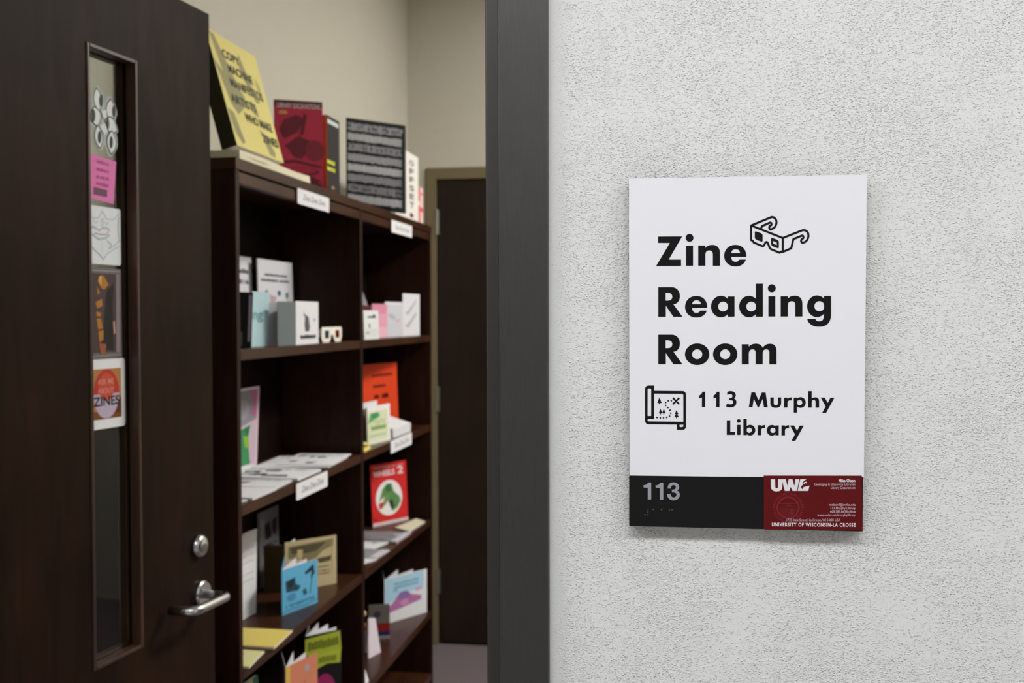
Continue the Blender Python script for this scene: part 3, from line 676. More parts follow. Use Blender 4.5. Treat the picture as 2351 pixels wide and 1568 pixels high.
open_zine('grey_folded_zine', 'folded zine standing open, plain grey side and white side with a figure, upper shelf', (-1.003, 1.497), (-.988, 1.584), (-.999, 1.787), Z1, .112, .114, '#6d7576', '#e2e1e5', None, art_a5)
# paper 3D glasses
r = tag(empty('paper_glasses', (-1.008, 1.836, Z1+.0004), (-.0, 0, PI/2+.0)), 'white cardboard 3D glasses with a red lens on the upper shelf', 'glasses')
o_ = [(0, .012), (.003, .044), (.176, .044), (.180, .036), (.178, .012), (.168, .0), (.122, .0), (.112, .006), (.100, .020), (.092, .023), (.084, .020), (.074, .004), (.062, .0), (.014, .0)]
b = MB(); flat_piece(b, [o_, rect(.028, .012, .066, .034), rect(.122, .012, .158, .034)], lambda x, y: (x, 0, y), mat('glasses_card', '#e9e6da', .6), (0, .0008, 0)); b.build('frame', None, r)
for x0, c, nme in ((.028, '#1d3a55', 'lens'), (.122, '#6a1512', 'lens')):
    b = MB(); b.box(x0-.003, x0+.041, .001, .0013, .010, .036); b.build(nme, mat('lens_'+c[1:], c, .15, .5), r)
for x0 in (.001, .1785):
    b = MB(); b.hexa([(x0, .001, .018), (x0+.0008, .001, .018), (x0+.0008, .022, .016), (x0, .022, .016)], [(x0, .001, .040), (x0+.0008, .001, .040), (x0+.0008, .022, .030), (x0, .022, .030)]); b.build('temple', mat('glasses_card', '#e9e6da', .6), r)

# ---- top shelf, farther bay
zine('grey_zine', 'grey zine leaning in the corner beside the divider, upper shelf', (-1.145, 2.68), (-1.145, 2.875), Z1, .232, .003, '#9c9ba4', lean=.36, art=lambda a: a.rows('#6a6a74', .2, .9, [.5, .42, .34], .04, 2))
zine('maroon_zine', 'dark red zine mostly hidden behind the pink one, upper shelf', (-1.085, 2.40), (-1.085, 2.635), Z1, .112, .003, '#6b3338')
def art_b3(a):
    a.rows('#4b4d4f', .25, .80, [.72], .10, 3); a.ell('#2d3a35', .68, .80, .08, .06); a.poly('#77807c', [(.28, .55), (.42, .52), (.40, .40), (.32, .38)]); a.rows('#3d3f41', .12, .34, [.20], .05, 7); a.rows('#c2c5c6', .2, .9, [.3, .24, .14], .03, 8)
zine('small_white_zine', 'small white zine with a dark doodle in front of the pink one', (-1.008, 2.243), (-.998, 2.376), Z1, .094, .003, '#dcdedd', art=art_b3, lean=.03)
zine('rose_zine', 'pink zine behind the small white doodle zine on the upper shelf', (-1.060, 2.500), (-1.046, 2.640), Z1, .118, .003, '#df9fb5', roll=.03, art=lambda a: (a.poly('#d68ba5', [(.05, 1), (1, 1), (.92, .70), (.05, .74)]), a.rect('#e3b3c4', .2, .0, .95, .3)))
def art_b5l(a): a.ell('#b5b3ba', .35, .62, .22, .08, -.3); a.ell('#d3a2ac', .68, .50, .12, .04)
def art_b5r(a):
    for c, y in (('#b9b9bf', .78), ('#b3b3ba', .48)): a.poly(c, [(.10, y-.22), (.25, y-.20), (.80, y+.10), (.78, y+.02), (.30, y-.30)])
open_zine('lilac_zine', 'pale lilac and white zine standing open at the far end of the upper shelf', (-1.052, 2.648), (-1.032, 2.803), (-1.015, 2.992), Z1, .118, .160, '#c9c9d2', '#dadadf', art_b5l, art_b5r)

# ---- second shelf, nearer bay
def art_c1(a):
    a.rect('#8d8a90', .0, .50, .93, .97); a.ell('#9d9ba2', .4, .74, .24, .12); a.poly('#b36a91', [(.62, .97), (.93, .97), (.93, .62), (.72, .66), (.80, .8)]); a.poly('#c4aebd', [(.0, .5), (.93, .6), (.93, .04), (.0, .1)])
    a.poly('#3f8a5a', [(.30, .50), (.70, .54), (.62, .36), (.74, .06), (.14, .06), (.22, .30)]); a.poly('#2f7048', [(.45, .50), (.66, .52), (.6, .42)]); a.poly('#8fb13c', [(.44, .42), (.64, .40), (.68, .26), (.52, .28)]); a.poly('#a6bb48', [(.14, .24), (.24, .26), (.22, .14), (.1, .12)]); a.poly('#33418f', [(.08, .14), (.24, .12), (.26, .05), (.08, .05)]); a.rect('#d5bccb', .93, .02, 1, 1)
zine('collage_zine', 'tall collage zine in grey, pink and green at the left of the second shelf', (-1.205, 1.655), (-1.205, 1.838), Z2, .228, .003, '#d8cfd8', art=art_c1, roll=.11)
def art_p(seed, dark):
    def f(a):
        r = random.Random(seed)
        for i in range(int(3+dark*9)):
            x, y = r.uniform(.1, .75), r.uniform(.1, .75); a.poly(r.choice(['#3b3b40', '#77777d', '#9a9aa1', '#b6b6bd']), [(x, y), (x+r.uniform(.05, .2), y+r.uniform(-.05, .1)), (x+r.uniform(.05, .2), y+.15), (x-.02, y+.12)])
        a.rows('#8b8b92', .1, .9, [.85, .78], .04, seed)
    return f
flat_zine('flat_zine', 'flat black and white zine at the back of the paper stacks, second shelf', [(-1.20, 1.80), (-.988, 1.835), (-1.005, 2.055), (-1.215, 2.035)], Z2, .0035, '#efeff2', art_p(3, .6))
flat_zine('flat_zine', 'second flat sheet fanned out over the rearmost paper stack', [(-1.15, 1.845), (-.985, 1.850), (-1.008, 2.10), (-1.17, 2.09)], Z2+.0040, .002, '#efeff2', art_p(5, .3))
flat_zine('flat_zine', 'flat zine with dark photographs above the shelf label, second shelf', [(-1.20, 1.600), (-.990, 1.595), (-.990, 1.775), (-1.21, 1.79)], Z2, .0060, '#efeff2', art_p(7, 1))
flat_zine('flat_zine', 'thin white zine lying just nearer than the photograph one, second shelf', [(-1.19, 1.465), (-.995, 1.462), (-1.002, 1.585), (-1.19, 1.585)], Z2, .0045, '#efeff2', art_p(9, .1))
flat_zine('flat_zine', 'white zine with faint title lying near the left end, second shelf', [(-1.18, 1.305), (-.990, 1.303), (-.990, 1.452), (-1.18, 1.452)], Z2, .0055, '#f0f0f3', lambda a: a.rows('#77777d', .15, .5, [.5], .12, 4))
flat_zine('flat_zine', 'white sheet at the very left end of the second shelf', [(-1.17, 1.238), (-1.012, 1.238), (-.998, 1.292), (-1.17, 1.294)], Z2, .003, '#efeff2')

# ---- second shelf, farther bay
def art_d1(a): a.rows('#5a1708', .40, .88, [.80], .055, 3, 0); a.rows('#5a1708', .42, .72, [.64], .05, 6, 0); a.rows('#4a1407', .44, .56, [.48], .06, 8, 0); a.rows('#4a1407', .62, .78, [.47], .08, 2, 0)
zine('orange_zine', 'bright orange zine with dark lettering standing on the second shelf', (-1.172, 2.66), (-1.092, 2.955), Z2, .250, .003, '#d8431f', art=art_d1, lean=.03)
zine('grey_white_zine', 'white-topped grey zine partly behind the green one, second shelf', (-1.075, 2.315), (-1.050, 2.530), Z2, .136, .003, '#55504c', art=lambda a: (a.rect('#e2e1e3', 0, .84, 1, 1), a.rows('#7d7874', .1, .9, [.6, .5, .4, .3, .2], .03, 4)), lean=.02)
def art_d3(a):
    a.rect('#d6d9b8', .0, .0, .88, .86); a.poly('#5aa56b', [(.02, .55), (.14, .82), (.52, .82), (.54, .70), (.36, .66), (.16, .60)]); a.poly('#3f8f57', [(.14, .82), (.46, .82), (.42, .70), (.2, .68)]); a.rows('#9dbb78', .2, .76, [.58, .52], .04, 3); a.rows('#6aa045', .16, .80, [.36], .13, 5, 0); a.rows('#8cc083', .1, .80, [.20], .05, 6, 0); a.rect('#e0e0d0', .02, .02, .86, .12)
zine('green_zine', 'cream zine with green lettering on the second shelf beside the white cards', (-1.030, 2.345), (-1.000, 2.515), Z2, .127, .004, '#e6e5e4', art=art_d3, lean=.02)
r = tag(empty('card_stack', (-1.048, 2.685, Z2+.0004)), 'stack of small white cards with a sloping top on the second shelf', 'card stack', 'small paper things on the bookcase')
for i in range(6):
    b = MB(); z = .0052*i; s_ = .0075*i
    b.hexa([(-.075+s_, -.115+s_*.4, z), (.040, -.112, z), (.046, .110, z), (-.07+s_, .105, z)], [(-.075+s_, -.115+s_*.4, z+.0055+s_*.7), (.040, -.112, z+.0058), (.046, .110, z+.0058), (-.07+s_, .105, z+.0055+s_*.7)]); b.build('card', M_WHITE, r, fixn=True)
r['label'] = 'stack of small white cards with a sloping top on the second shelf'
r = tag(empty('yellow_card', (-1.008, 2.235, Z2+.0004), (0, 0, .12)), 'small folded yellow card on the second shelf beside the divider', 'card', 'small paper things on the bookcase')
b = MB(); b.hexa([(-.03, -.055, 0), (.012, -.050, 0), (.012, .055, 0), (-.03, .06, 0)], [(-.03, -.05, .024), (.0, -.045, .020), (.0, .05, .016), (-.03, .055, .022)]); b.build('card', ink('#dcc865'), r)
b = MB(); b.hexa([(-.034, -.04, .0245), (.016, -.035, .0205), (.018, .04, .0175), (-.034, .05, .023)], [(-.034, -.04, .0252), (.016, -.035, .0212), (.018, .04, .0182), (-.034, .05, .0237)]); b.build('flap', ink('#e6da8e'), r)

# ---- third shelf, nearer bay
zine('photocopied_zine', 'dark grey photocopied zine leaning at the back of the third shelf', (-1.228, 1.905), (-1.228, 2.062), Z3, .224, .003, '#6f6c70', roll=-.02, art=lambda a: (a.poly('#26262a', [(.30, .80), (.55, .84), (.62, .62), (.36, .60)]), a.poly('#2b2b2f', [(.66, .82), (.9, .86), (.86, .60), (.7, .66)]), a.poly('#8d8a90', [(.1, .9), (.3, .9), (.24, .66), (.1, .6)]), a.rows('#3a3a3e', .2, .9, [.42, .5], .05, 3), a.poly('#3b3b40', [(.3, .5), (.5, .52), (.5, .3), (.36, .28)])))
zine('typed_zine', 'tall off-white zine at the left end of the third shelf', (-1.130, 1.535), (-1.140, 1.672), Z3, .226, .003, '#e6e4e6', roll=.06, art=lambda a: a.rows('#c2c0c4', .1, .9, [.8, .72, .64, .5, .42], .02, 3), wave=-.012)
def art_e3(a):
    a.poly('#8d8160', [(.06, .90), (.94, .94), (.94, .80), (.72, .72), (.60, .60), (.42, .56), (.30, .62), (.06, .66)]); a.poly('#5d563f', [(.10, .88), (.80, .90), (.60, .74), (.40, .72), (.12, .74)]); a.poly('#cdb98e', [(.24, .82), (.34, .80), (.32, .62), (.22, .66)]); a.poly('#5d563f', [(.62, .58), (.90, .60), (.88, .50), (.66, .48)]); a.rows('#8b8060', .62, .86, [.38, .30, .24], .04, 3); a.rect('#b9a67c', .9, .25, .915, .9)
open_zine('tan_zine', 'tan illustrated book standing open with white pages, third shelf', (-1.200, 1.873), (-1.140, 1.885), (-1.028, 2.012), Z3, .137, .146, '#4c3f22', '#cdbb92', None, art_e3, t=.0018, fan=5)
def art_e4(a):
    k = '#223038'
    a.poly('#2b4a58', [(.10, .72), (.36, .76), (.38, .60), (.52, .52), (.44, .44), (.12, .48)]); a.poly(k, [(.14, .70), (.32, .73), (.30, .58), (.2, .54)]); a.poly(k, [(.62, .78), (.88, .92), (.92, .70), (.80, .62), (.84, .78), (.66, .74)]); a.line('#2f5260', [(.84, .66), (.80, .40), (.78, .28)], .02); a.poly('#35586a', [(.56, .40), (.66, .44), (.70, .30), (.60, .28)]); a.ell('#4d8fb8', .26, .34, .13, .09); a.rows('#356a86', .1, .9, [.16, .12], .03, 3); a.line('#2e5a70', [(.04, .06), (.3, .08), (.6, .05), (.96, .10)], .014)
open_zine('turquoise_zine', 'light blue zine with black ink drawings standing open, third shelf', (-1.108, 1.800), (-1.060, 1.655), (-1.012, 1.800), Z3, .128, .122, '#5f9cbf', '#63afd6', None, art_e4, fan=2)
flat_zine('yellow_zine', 'bright yellow zine with a grey shape lying on the third shelf edge', [(-1.18, 1.386), (-.972, 1.381), (-.980, 1.524), (-1.18, 1.524)], Z3, .0045, '#e3cf6d', lambda a: (a.poly('#6b6364', [(.0, .70), (.42, .80), (.28, .55), (.0, .40)]), a.rect('#e0b652', .0, .0, 1, .04)))
flat_zine('pale_yellow_zine', 'pale yellow-green zine lying nearest on the third shelf edge', [(-1.12, 1.240), (-.975, 1.238), (-.985, 1.352), (-1.09, 1.358)], Z3, .0045, '#dcd99c', lambda a: (a.ell('#6f7458', .55, .72, .09, .06), a.rows('#b3b27c', .2, .5, [.46, .4], .05, 2), a.rect('#e0cd6a', .3, .0, 1, .07)))

# ---- third shelf, farther bay
def art_f1(a):
    a.text('#e9e2e4', 'WHEELS', .06, .66, .80, .085, .02); a.text('#e9e2e4', '2', .74, .91, .80, .115, .02); a.rows('#d9a9a9', .08, .9, [.93], .025, 5)
    a.ell('#e8e6e6', .48, .43, .37, .29); a.poly('#5b8a52', [(.20, .38), (.30, .58), (.42, .66), (.56, .66), (.62, .52), (.78, .42), (.80, .34), (.70, .24), (.56, .20), (.50, .32), (.34, .46)]); a.poly('#2c3a2a', [(.46, .36), (.56, .40), (.62, .28), (.54, .22)]); a.poly('#3f6b42', [(.38, .60), (.50, .66), (.55, .54), (.44, .52)]); a.poly('#7d8f62', [(.34, .46), (.5, .50), (.40, .34), (.30, .30)]); a.poly('#b8442f', [(.18, .36), (.34, .38), (.30, .28), (.20, .26)]); a.rect('#d8c4c6', .0, .0, 1, .055); a.rows('#5a1512', .05, .12, [.10], .03, 2)
zine('wheels_zine', 'red zine with a white circle picture and the number 2, third shelf', (-1.165, 2.845), (-1.070, 3.010), Z3, .235, .003, '#cf2d2c', art=art_f1, lean=.05)
flat_zine('cream_zine', 'cream zine lying flat in front of the red one, third shelf', [(-1.075, 2.835), (-1.003, 2.775), (-.990, 2.965), (-1.040, 3.020)], Z3+.0008, .004, '#ddd7bb')
flat_zine('grey_flat_zine', 'grey photocopied zine lying flat below the red one, third shelf', [(-1.20, 2.63), (-1.000, 2.585), (-.992, 2.760), (-1.18, 2.760)], Z3, .005, '#8d8a90', lambda a: (art_p(21, .5)(a), a.rect('#c9c7cf', .88, .0, 1, 1)))
flat_zine('white_flat_zine', 'white zine lying in the middle of the flat row, third shelf', [(-1.19, 2.475), (-1.050, 2.470), (-1.030, 2.585), (-1.19, 2.590)], Z3, .004, '#ecebef', art_p(23, .1))
flat_zine('grey_banded_zine', 'grey zine with a white band lying flat, third shelf', [(-1.19, 2.345), (-1.000, 2.335), (-.990, 2.46), (-1.19, 2.462)], Z3, .0045, '#98969c', lambda a: (a.rect('#d0ced4', .86, .0, 1, 1), a.poly('#bdbcc2', [(.2, 0), (.45, 0), (.6, 1), (.35, 1)])))
flat_zine('white_flat_zine', 'white zine lying nearest the divider on the third shelf, farther bay', [(-1.18, 2.185), (-1.055, 2.182), (-.995, 2.325), (-1.18, 2.33)], Z3, .004, '#eeedf1', art_p(27, .15))

# ---- fourth shelf, nearer bay
def art_g1(a): a.rect('#a3301b', .42, .62, .68, .80); a.rect('#23402f', .84, .0, 1, 1)
zine('olive_zine', 'olive green zine with a small red square on the lowest visible shelf', (-1.020, 1.262), (-1.008, 1.430), Z4, .285, .006, '#7a7350', art=art_g1, lean=.10, lift=0.0)
def art_g3(a):
    a.poly('#a9b53a', [(.0, .97), (.96, .99), (1, .80), (.86, .78), (.0, .80)]); a.poly('#b3bd3e', [(.24, .80), (.99, .80), (.96, .66), (.60, .68), (.28, .64)]); a.rows('#5b671f', .08, .92, [.84], .10, 3, 0); a.rows('#717c28', .36, .86, [.69], .075, 4, 0)
    a.ell('#9c2a62', .52, .36, .32, .22); a.ell('#5a7590', .38, .20, .08, .06)
open_zine('comic_zine', 'black zine with lime green title strips and a magenta disc, lowest visible shelf', (-1.115, 1.945), (-1.040, 1.772), (-.962, 1.856), Z4, .274, .276, '#1a1a1c', '#1b1a1d', None, art_g3, fan=4)
def art_g2(a): a.rect('#d9b34d', .0, .0, .14, 1); a.ell('#dddbe0', .30, .70, .13, .085); a.ell('#8f94ae', .30, .70, .06, .035); a.line('#8a4a35', [(.60, .78), (.58, .60), (.56, .4)], .02); a.ell('#a9a2ad', .66, .90, .07, .035)
open_zine('salmon_zine', 'salmon zine with a yellow spine standing open, lowest visible shelf', (-1.062, 1.650), (-1.000, 1.523), (-.964, 1.660), Z4, .275, .272, '#c7c3c9', '#cf8265', None, art_g2, fan=2)

# ---- fourth shelf, farther bay
def art_h1(a):
    a.poly('#a9cfe4', [(.02, .98), (.92, .98), (.92, .62), (.60, .58), (.34, .52), (.02, .40)]); a.text('#5b93ad', 'a', .20, .30, .66, .09); a.rows('#6b9cb4', .22, .80, [.72, .80], .06, 4, 0); a.poly('#b06ea2', [(.04, .30), (.22, .46), (.34, .60), (.52, .62), (.62, .52), (.86, .44), (.86, .34), (.62, .30), (.10, .22)]); a.poly('#8a6ba6', [(.30, .52), (.36, .62), (.52, .63), (.62, .50), (.40, .44)]); a.ell('#c790b8', .46, .38, .10, .07); a.ell('#c9a6cf', .80, .60, .10, .04)
open_zine('mountain_zine', 'pale blue and white zine with a pink mountain standing open, lowest visible shelf', (-1.175, 3.00), (-1.118, 2.835), (-1.000, 3.025), Z4, .168, .172, '#bcd6e4', '#dfe0e3', lambda a: a.rows('#7fa5b8', .2, .8, [.7, .6], .05, 3), art_h1, fan=2)
zine('mini_zine', 'small grey, red and blue zine in front of the mountain one', (-1.120, 2.640), (-1.050, 2.668), Z4, .124, .006, '#6d6662', lean=.04, art=lambda a: (a.rect('#8a1f16', 0, .10, 1, .46), a.rect('#23265c', 0, .10, 1, .22), a.rect('#8d8886', .0, .0, 1, .10), a.ell('#3f3f49', .4, .72, .18, .10)))
r = tag(empty('folded_card', (-1.050, 2.475, Z4+.0004)), 'narrow pale pink folded card standing before the small red zine', 'card', 'small paper things on the bookcase')
b = MB(); b.hexa([(-.012, -.038, 0), (-.010, -.038, 0), (.012, .036, 0), (.010, .036, 0)], [(-.024, .004, .128), (-.022, .004, .128), (-.010, .046, .116), (-.012, .046, .116)]); b.build('front_panel', mat('card_pink', '#d8cdd6', .6), r)
b = MB(); b.hexa([(-.050, .004, 0), (-.048, .004, 0), (-.030, .060, 0), (-.032, .060, 0)], [(-.0255, .006, .127), (-.0245, .006, .127), (-.0125, .048, .115), (-.0135, .048, .115)]); b.build('back_panel', mat('card_pink', '#d8cdd6', .6), r)
r = tag(empty('bead_string', (-1.115, 2.545, Z4+.0004)), 'upright string of copper coloured beads beside the divider, lowest visible shelf', 'beads')
b = MB(); b.tube([(0, 0, 0), (0, 0, .140)], .0035, 8); b.lathe([(.016, 0), (.016, .003), (0, .003)], (0, 0, 0), 'z'); b.build('rod', mat('copper_dark', '#3d2012', .5), r)
for i, z in enumerate((.022, .050, .082, .122)):
    b = MB(); rad = .012 if i < 3 else .014; b.lathe([(rad*math.sin(PI*k/8)+.0003, -rad*math.cos(PI*k/8)) for k in range(9)], (0, 0, z), 'z', 14); b.build('bead', mat('bead_copper', '#a75a32', .4, .5) if i < 3 else mat('bead_pale', '#d7b18f', .5), r, smooth=True)
r = tag(empty('paper_scrap', (-1.0, 2.195, Z4+.0004), (0, 0, .1)), 'white folded paper scrap at the divider end of the lowest visible shelf', 'card', 'small paper things on the bookcase')
b = MB(); b.hexa([(-.02, -.03, 0), (.008, -.03, 0), (.008, .03, 0), (-.02, .03, 0)], [(-.004, -.025, .034), (-.003, -.025, .034), (-.003, .024, .040), (-.004, .024, .040)]); b.build('card', M_WHITE, r)

# ------------------------------------------------------------------ the room sign on the corridor wall
H = (0.00044915003386837766, 3.8712792538249445e-07, -0.7055215401815007, 0.00010656332440655254, -0.0004707989330005695, 1.8417951709513247, 7.147465010969165e-05, -1.0550078455219525e-05)
def plane(ox, oy, k, y):
    """sign-face metres from coordinates measured on the photograph's sign (rectified)"""
    def fn(a, b_):
        u, v = ox+a/k, oy+b_/k; wq = H[6]*u+H[7]*v+1
        return ((H[0]*u+H[1]*v+H[2])/wq-SX, y, (H[3]*u+H[4]*v+H[5])/wq-SZ)
    return fn
SX, SZ = 0.056, 1.3085
plq = tag(empty('room_plaque', (SX, 0, SZ)), 'black wall plaque with raised grey 113 and braille under the paper sign', 'sign')
b = MB(); b.prism([(-.1077, 0.0, 0.0), (.1077, 0.0, .0012), (.1077, 0.0, .3300), (-.1077, 0.0, .3315)], (0, -.0118, 0)); o = b.build('plate', M_PLATE, plq, bevel=.0006)
GO, GK = (1440, 1085), 12.0625
one = path((578, 278), (663, 278), (663, 742), (568, 742), (568, 415), (455, 412), (445, 355), (500, 352, 545, 330, 578, 278))
three = path((1120, 440), (1120, 330, 1180, 272, 1278, 272), (1370, 272, 1437, 325, 1437, 400), (1437, 445, 1415, 480, 1375, 498), (1425, 520, 1455, 560, 1455, 615), (1455, 705, 1385, 765, 1280, 765), (1180, 765, 1110, 700, 1100, 593),
             (1200, 593), (1205, 650, 1235, 688, 1283, 688), (1330, 688, 1362, 655, 1362, 612), (1362, 565, 1325, 540, 1240, 548), (1235, 475), (1310, 480, 1345, 450, 1345, 405), (1345, 370, 1315, 345, 1280, 345), (1240, 345, 1215, 375, 1208, 440))
for c in (one, [(x+335, y+5) for x, y in one], three):
    b = MB(); flat_piece(b, [c], plane(*GO, GK, -.0118), M_DIGIT, (0, -.0008, 0)); b.build('digit', None, plq)
for x, y in ((572, 1027), (572, 1100), (572, 1173), (495, 1168), (722, 1027), (948, 1034), (1167, 1036), (1243, 1036)):
    p = plane(*GO, GK, -.0118)(x, y); b = MB(); b.lathe([(.0008, 0), (.0007, -.0003), (.0004, -.0006), (.0001, -.0007)], p, 'y', 12); b.build('braille_dot', M_BRAILLE, plq, smooth=True)

sgn = tag(empty('paper_sign', (SX, -.0121, SZ)), 'white paper sign reading Zine Reading Room, 113 Murphy Library', 'sign')
def pz(x, z): return (x-SX, 0.0, z-SZ)
b = MB(); b.prism([pz(-.0517, 1.6405), pz(.1657, 1.6390), pz(.1643, 1.3604), pz(.1150, 1.3592), pz(.0320, 1.3580), pz(-.0514, 1.3573)], (0, -.0004, 0), M_SIGNPAPER); b.build('sheet', None, sgn)
YI = -.0004-.00012
RC = plane(1500, 640, 5.598, YI); ZC = plane(1440, 480, 5.1109, YI); MC = plane(1700, 880, 9.796, YI); NC = plane(1460, 870, 9.796, YI); GC = plane(1690, 480, 12.374, YI)
def word(name, pieces):
    b = MB()
    for i, (fn, cont) in enumerate(pieces): flat_piece(b, cont, (lambda f, e: lambda x, y: tuple(Vector(f(x, y))+Vector((0, -e, 0))))(fn, 4e-6*i if len(pieces) < 30 else 5e-7*i), M_INK)
    return b.build(name, None, sgn, fixn=False)
def sh(cont, dx, dy): return [[(x+dx, y+dy) for x, y in c] for c in cont]
def sc(cont, k, x0, y0, x1, y1): return [[((x-x0)*k+x1, (y-y0)*k+y1) for x, y in c] for c in cont]
gR = [path((63, 107), (235, 107), (300, 107, 341, 155, 341, 222), (341, 285, 305, 325, 258, 327), (374, 487), (257, 487), (160, 345), (160, 487), (63, 487)), path((158, 180), (185, 180), (220, 180, 243, 200, 243, 230), (243, 262, 220, 280, 185, 280), (158, 280))]
ge = [path((692, 373), (497, 373), (500, 415, 522, 437, 553, 437), (575, 437, 590, 428, 603, 409), (687, 409), (668, 465, 622, 497, 553, 497), (465, 497, 407, 440, 407, 360), (407, 278, 468, 220, 552, 220), (640, 220, 695, 280, 692, 373)),
      path((498, 325), (612, 325), (606, 292, 585, 275, 555, 275), (525, 275, 503, 293, 498, 325))]
gn = [path((1636, 224), (1728, 224), (1728, 255), (1750, 228, 1780, 216, 1817, 216), (1880, 216, 1915, 255, 1915, 320), (1915, 484), (1824, 484), (1824, 340), (1824, 305, 1808, 288, 1778, 288), (1745, 288, 1728, 308, 1728, 345), (1728, 484), (1636, 484))]
gm = [path((1136, 841), (1226, 841), (1226, 872), (1250, 845, 1280, 833, 1318, 833), (1360, 833, 1388, 850, 1406, 885), (1428, 850, 1460, 834, 1500, 834), (1555, 834, 1583, 870, 1583, 925), (1583, 1098), (1491, 1098), (1491, 950), (1491, 920, 1477, 907, 1452, 907),
           (1422, 907, 1405, 925, 1405, 960), (1405, 1098), (1314, 1098), (1314, 950), (1314, 922, 1300, 907, 1274, 907), (1243, 907, 1226, 930, 1226, 965), (1226, 1098), (1136, 1098))]
def ringg(cx, cy, rx, ry, hx, hy, hr, hr2=None): return [ell(cx, cy, rx, ry), ell(hx, hy, hr, hr2 or hr)]
Zg = [[(362, 322), (645, 320), (487, 592), (632, 592), (632, 665), (338, 668), (500, 397), (362, 397)]]
kz = 5.1109/5.598
word('lettering', [(ZC, Zg), (ZC, [rect(690, 430, 772, 664)]), (ZC, [ell(731, 337, 46, 46)]), (ZC, sc(gn, kz, 1636, 484, 833, 664)), (ZC, sc(ge, kz, 407, 497, 1137, 672))])
word('lettering', [(RC, gR), (RC, ge), (RC, ringg(868, 356, 127, 138, 896, 356, 63)), (RC, [rect(957, 227, 1043, 486)]), (RC, ringg(1229, 356, 127, 138, 1258, 356, 63)), (RC, [rect(1318, 62, 1407, 486)]),
                   (RC, [rect(1478, 224, 1567, 484)]), (RC, [ell(1522, 121, 51, 51)]), (RC, gn), (RC, ringg(2102, 352, 127, 139, 2134, 352, 65)), (RC, [rect(2193, 220, 2283, 470)]),
                   (RC, [path((2283, 460), (2283, 560, 2230, 615, 2128, 615), (2050, 615, 1990, 580, 1977, 517), (2083, 517), (2090, 536, 2105, 546, 2130, 546), (2170, 546, 2193, 525, 2193, 460))])])
word('lettering', [(RC, sh(gR, 0, 610)), (RC, ringg(563, 969, 157, 139, 563, 969, 65, 63)), (RC, ringg(923, 969, 157, 139, 923, 969, 65, 63)), (RC, gm)])
g1 = [path((1500, 285), (1557, 285), (1557, 628), (1483, 628), (1483, 415), (1455, 422, 1440, 430, 1422, 440), (1422, 372), (1450, 355, 1480, 325, 1500, 285))]
g3 = [path((2052, 292), (2075, 278, 2100, 272, 2125, 272), (2200, 272, 2245, 310, 2245, 362), (2245, 398, 2230, 420, 2205, 435), (2240, 450, 2260, 480, 2260, 522), (2260, 595, 2205, 637, 2125, 637), (2085, 637, 2050, 630, 2025, 615), (2048, 552), (2070, 562, 2095, 570, 2125, 570),
           (2165, 570, 2187, 550, 2187, 520), (2187, 485, 2160, 470, 2095, 475), (2095, 430), (2145, 432, 2170, 415, 2170, 382), (2170, 355, 2150, 340, 2118, 340), (2092, 340, 2072, 346, 2052, 358))]
gM = [[(245, 203), (328, 203), (405, 380), (480, 205), (565, 207), (612, 537), (528, 537), (500, 350), (413, 537), (386, 537), (300, 345), (270, 535), (187, 535)]]
gu = [path((670, 315), (748, 315), (748, 440), (748, 475, 765, 492, 795, 492), (825, 492, 842, 475, 842, 440), (842, 315), (916, 315), (916, 440), (916, 510, 870, 550, 795, 550), (715, 550, 670, 510, 670, 440))]
gr = [path((980, 318), (1056, 318), (1056, 350), (1075, 325, 1100, 312, 1150, 315), (1150, 385), (1090, 370, 1057, 395, 1057, 440), (1057, 543), (978, 543))]
gh = [path((1601, 340), (1620, 320, 1650, 313, 1685, 313), (1740, 313, 1767, 345, 1767, 400), (1767, 545), (1688, 545), (1688, 420), (1688, 390, 1672, 373, 1645, 373), (1615, 373, 1601, 395, 1601, 425))]
gy = [[(1803, 318), (1893, 318), (1963, 437), (2022, 322), (2113, 322), (1925, 663), (1835, 663), (1915, 520)]]
word('lettering', [(NC, g1), (NC, sh(g1, 322, 1)), (NC, g3)])
word('lettering', [(MC, gM), (MC, gu), (MC, gr), (MC, [rect(1197, 318, 1272, 658)]), (MC, ringg(1350, 430, 117, 121, 1329, 432, 60)), (MC, [rect(1523, 175, 1602, 545)]), (MC, gh), (MC, gy)])
word('lettering', [(NC, [[(2042, 927), (2122, 927), (2122, 1190), (2230, 1190), (2230, 1257), (2042, 1257)]]), (NC, [rect(2275, 1030, 2352, 1257)]), (NC, [ell(2312, 943, 43, 43)]), (MC, [rect(65, 797, 142, 1163)]), (MC, ringg(217, 1052, 116, 121, 196, 1052, 59)),
                   (MC, sh(gr, -593, 622)), (MC, ringg(705, 1055, 115, 121, 729, 1055, 59)), (MC, [rect(785, 945, 860, 1168)]), (MC, sh(gr, -57, 626)), (MC, sh(gy, -690, 628))])
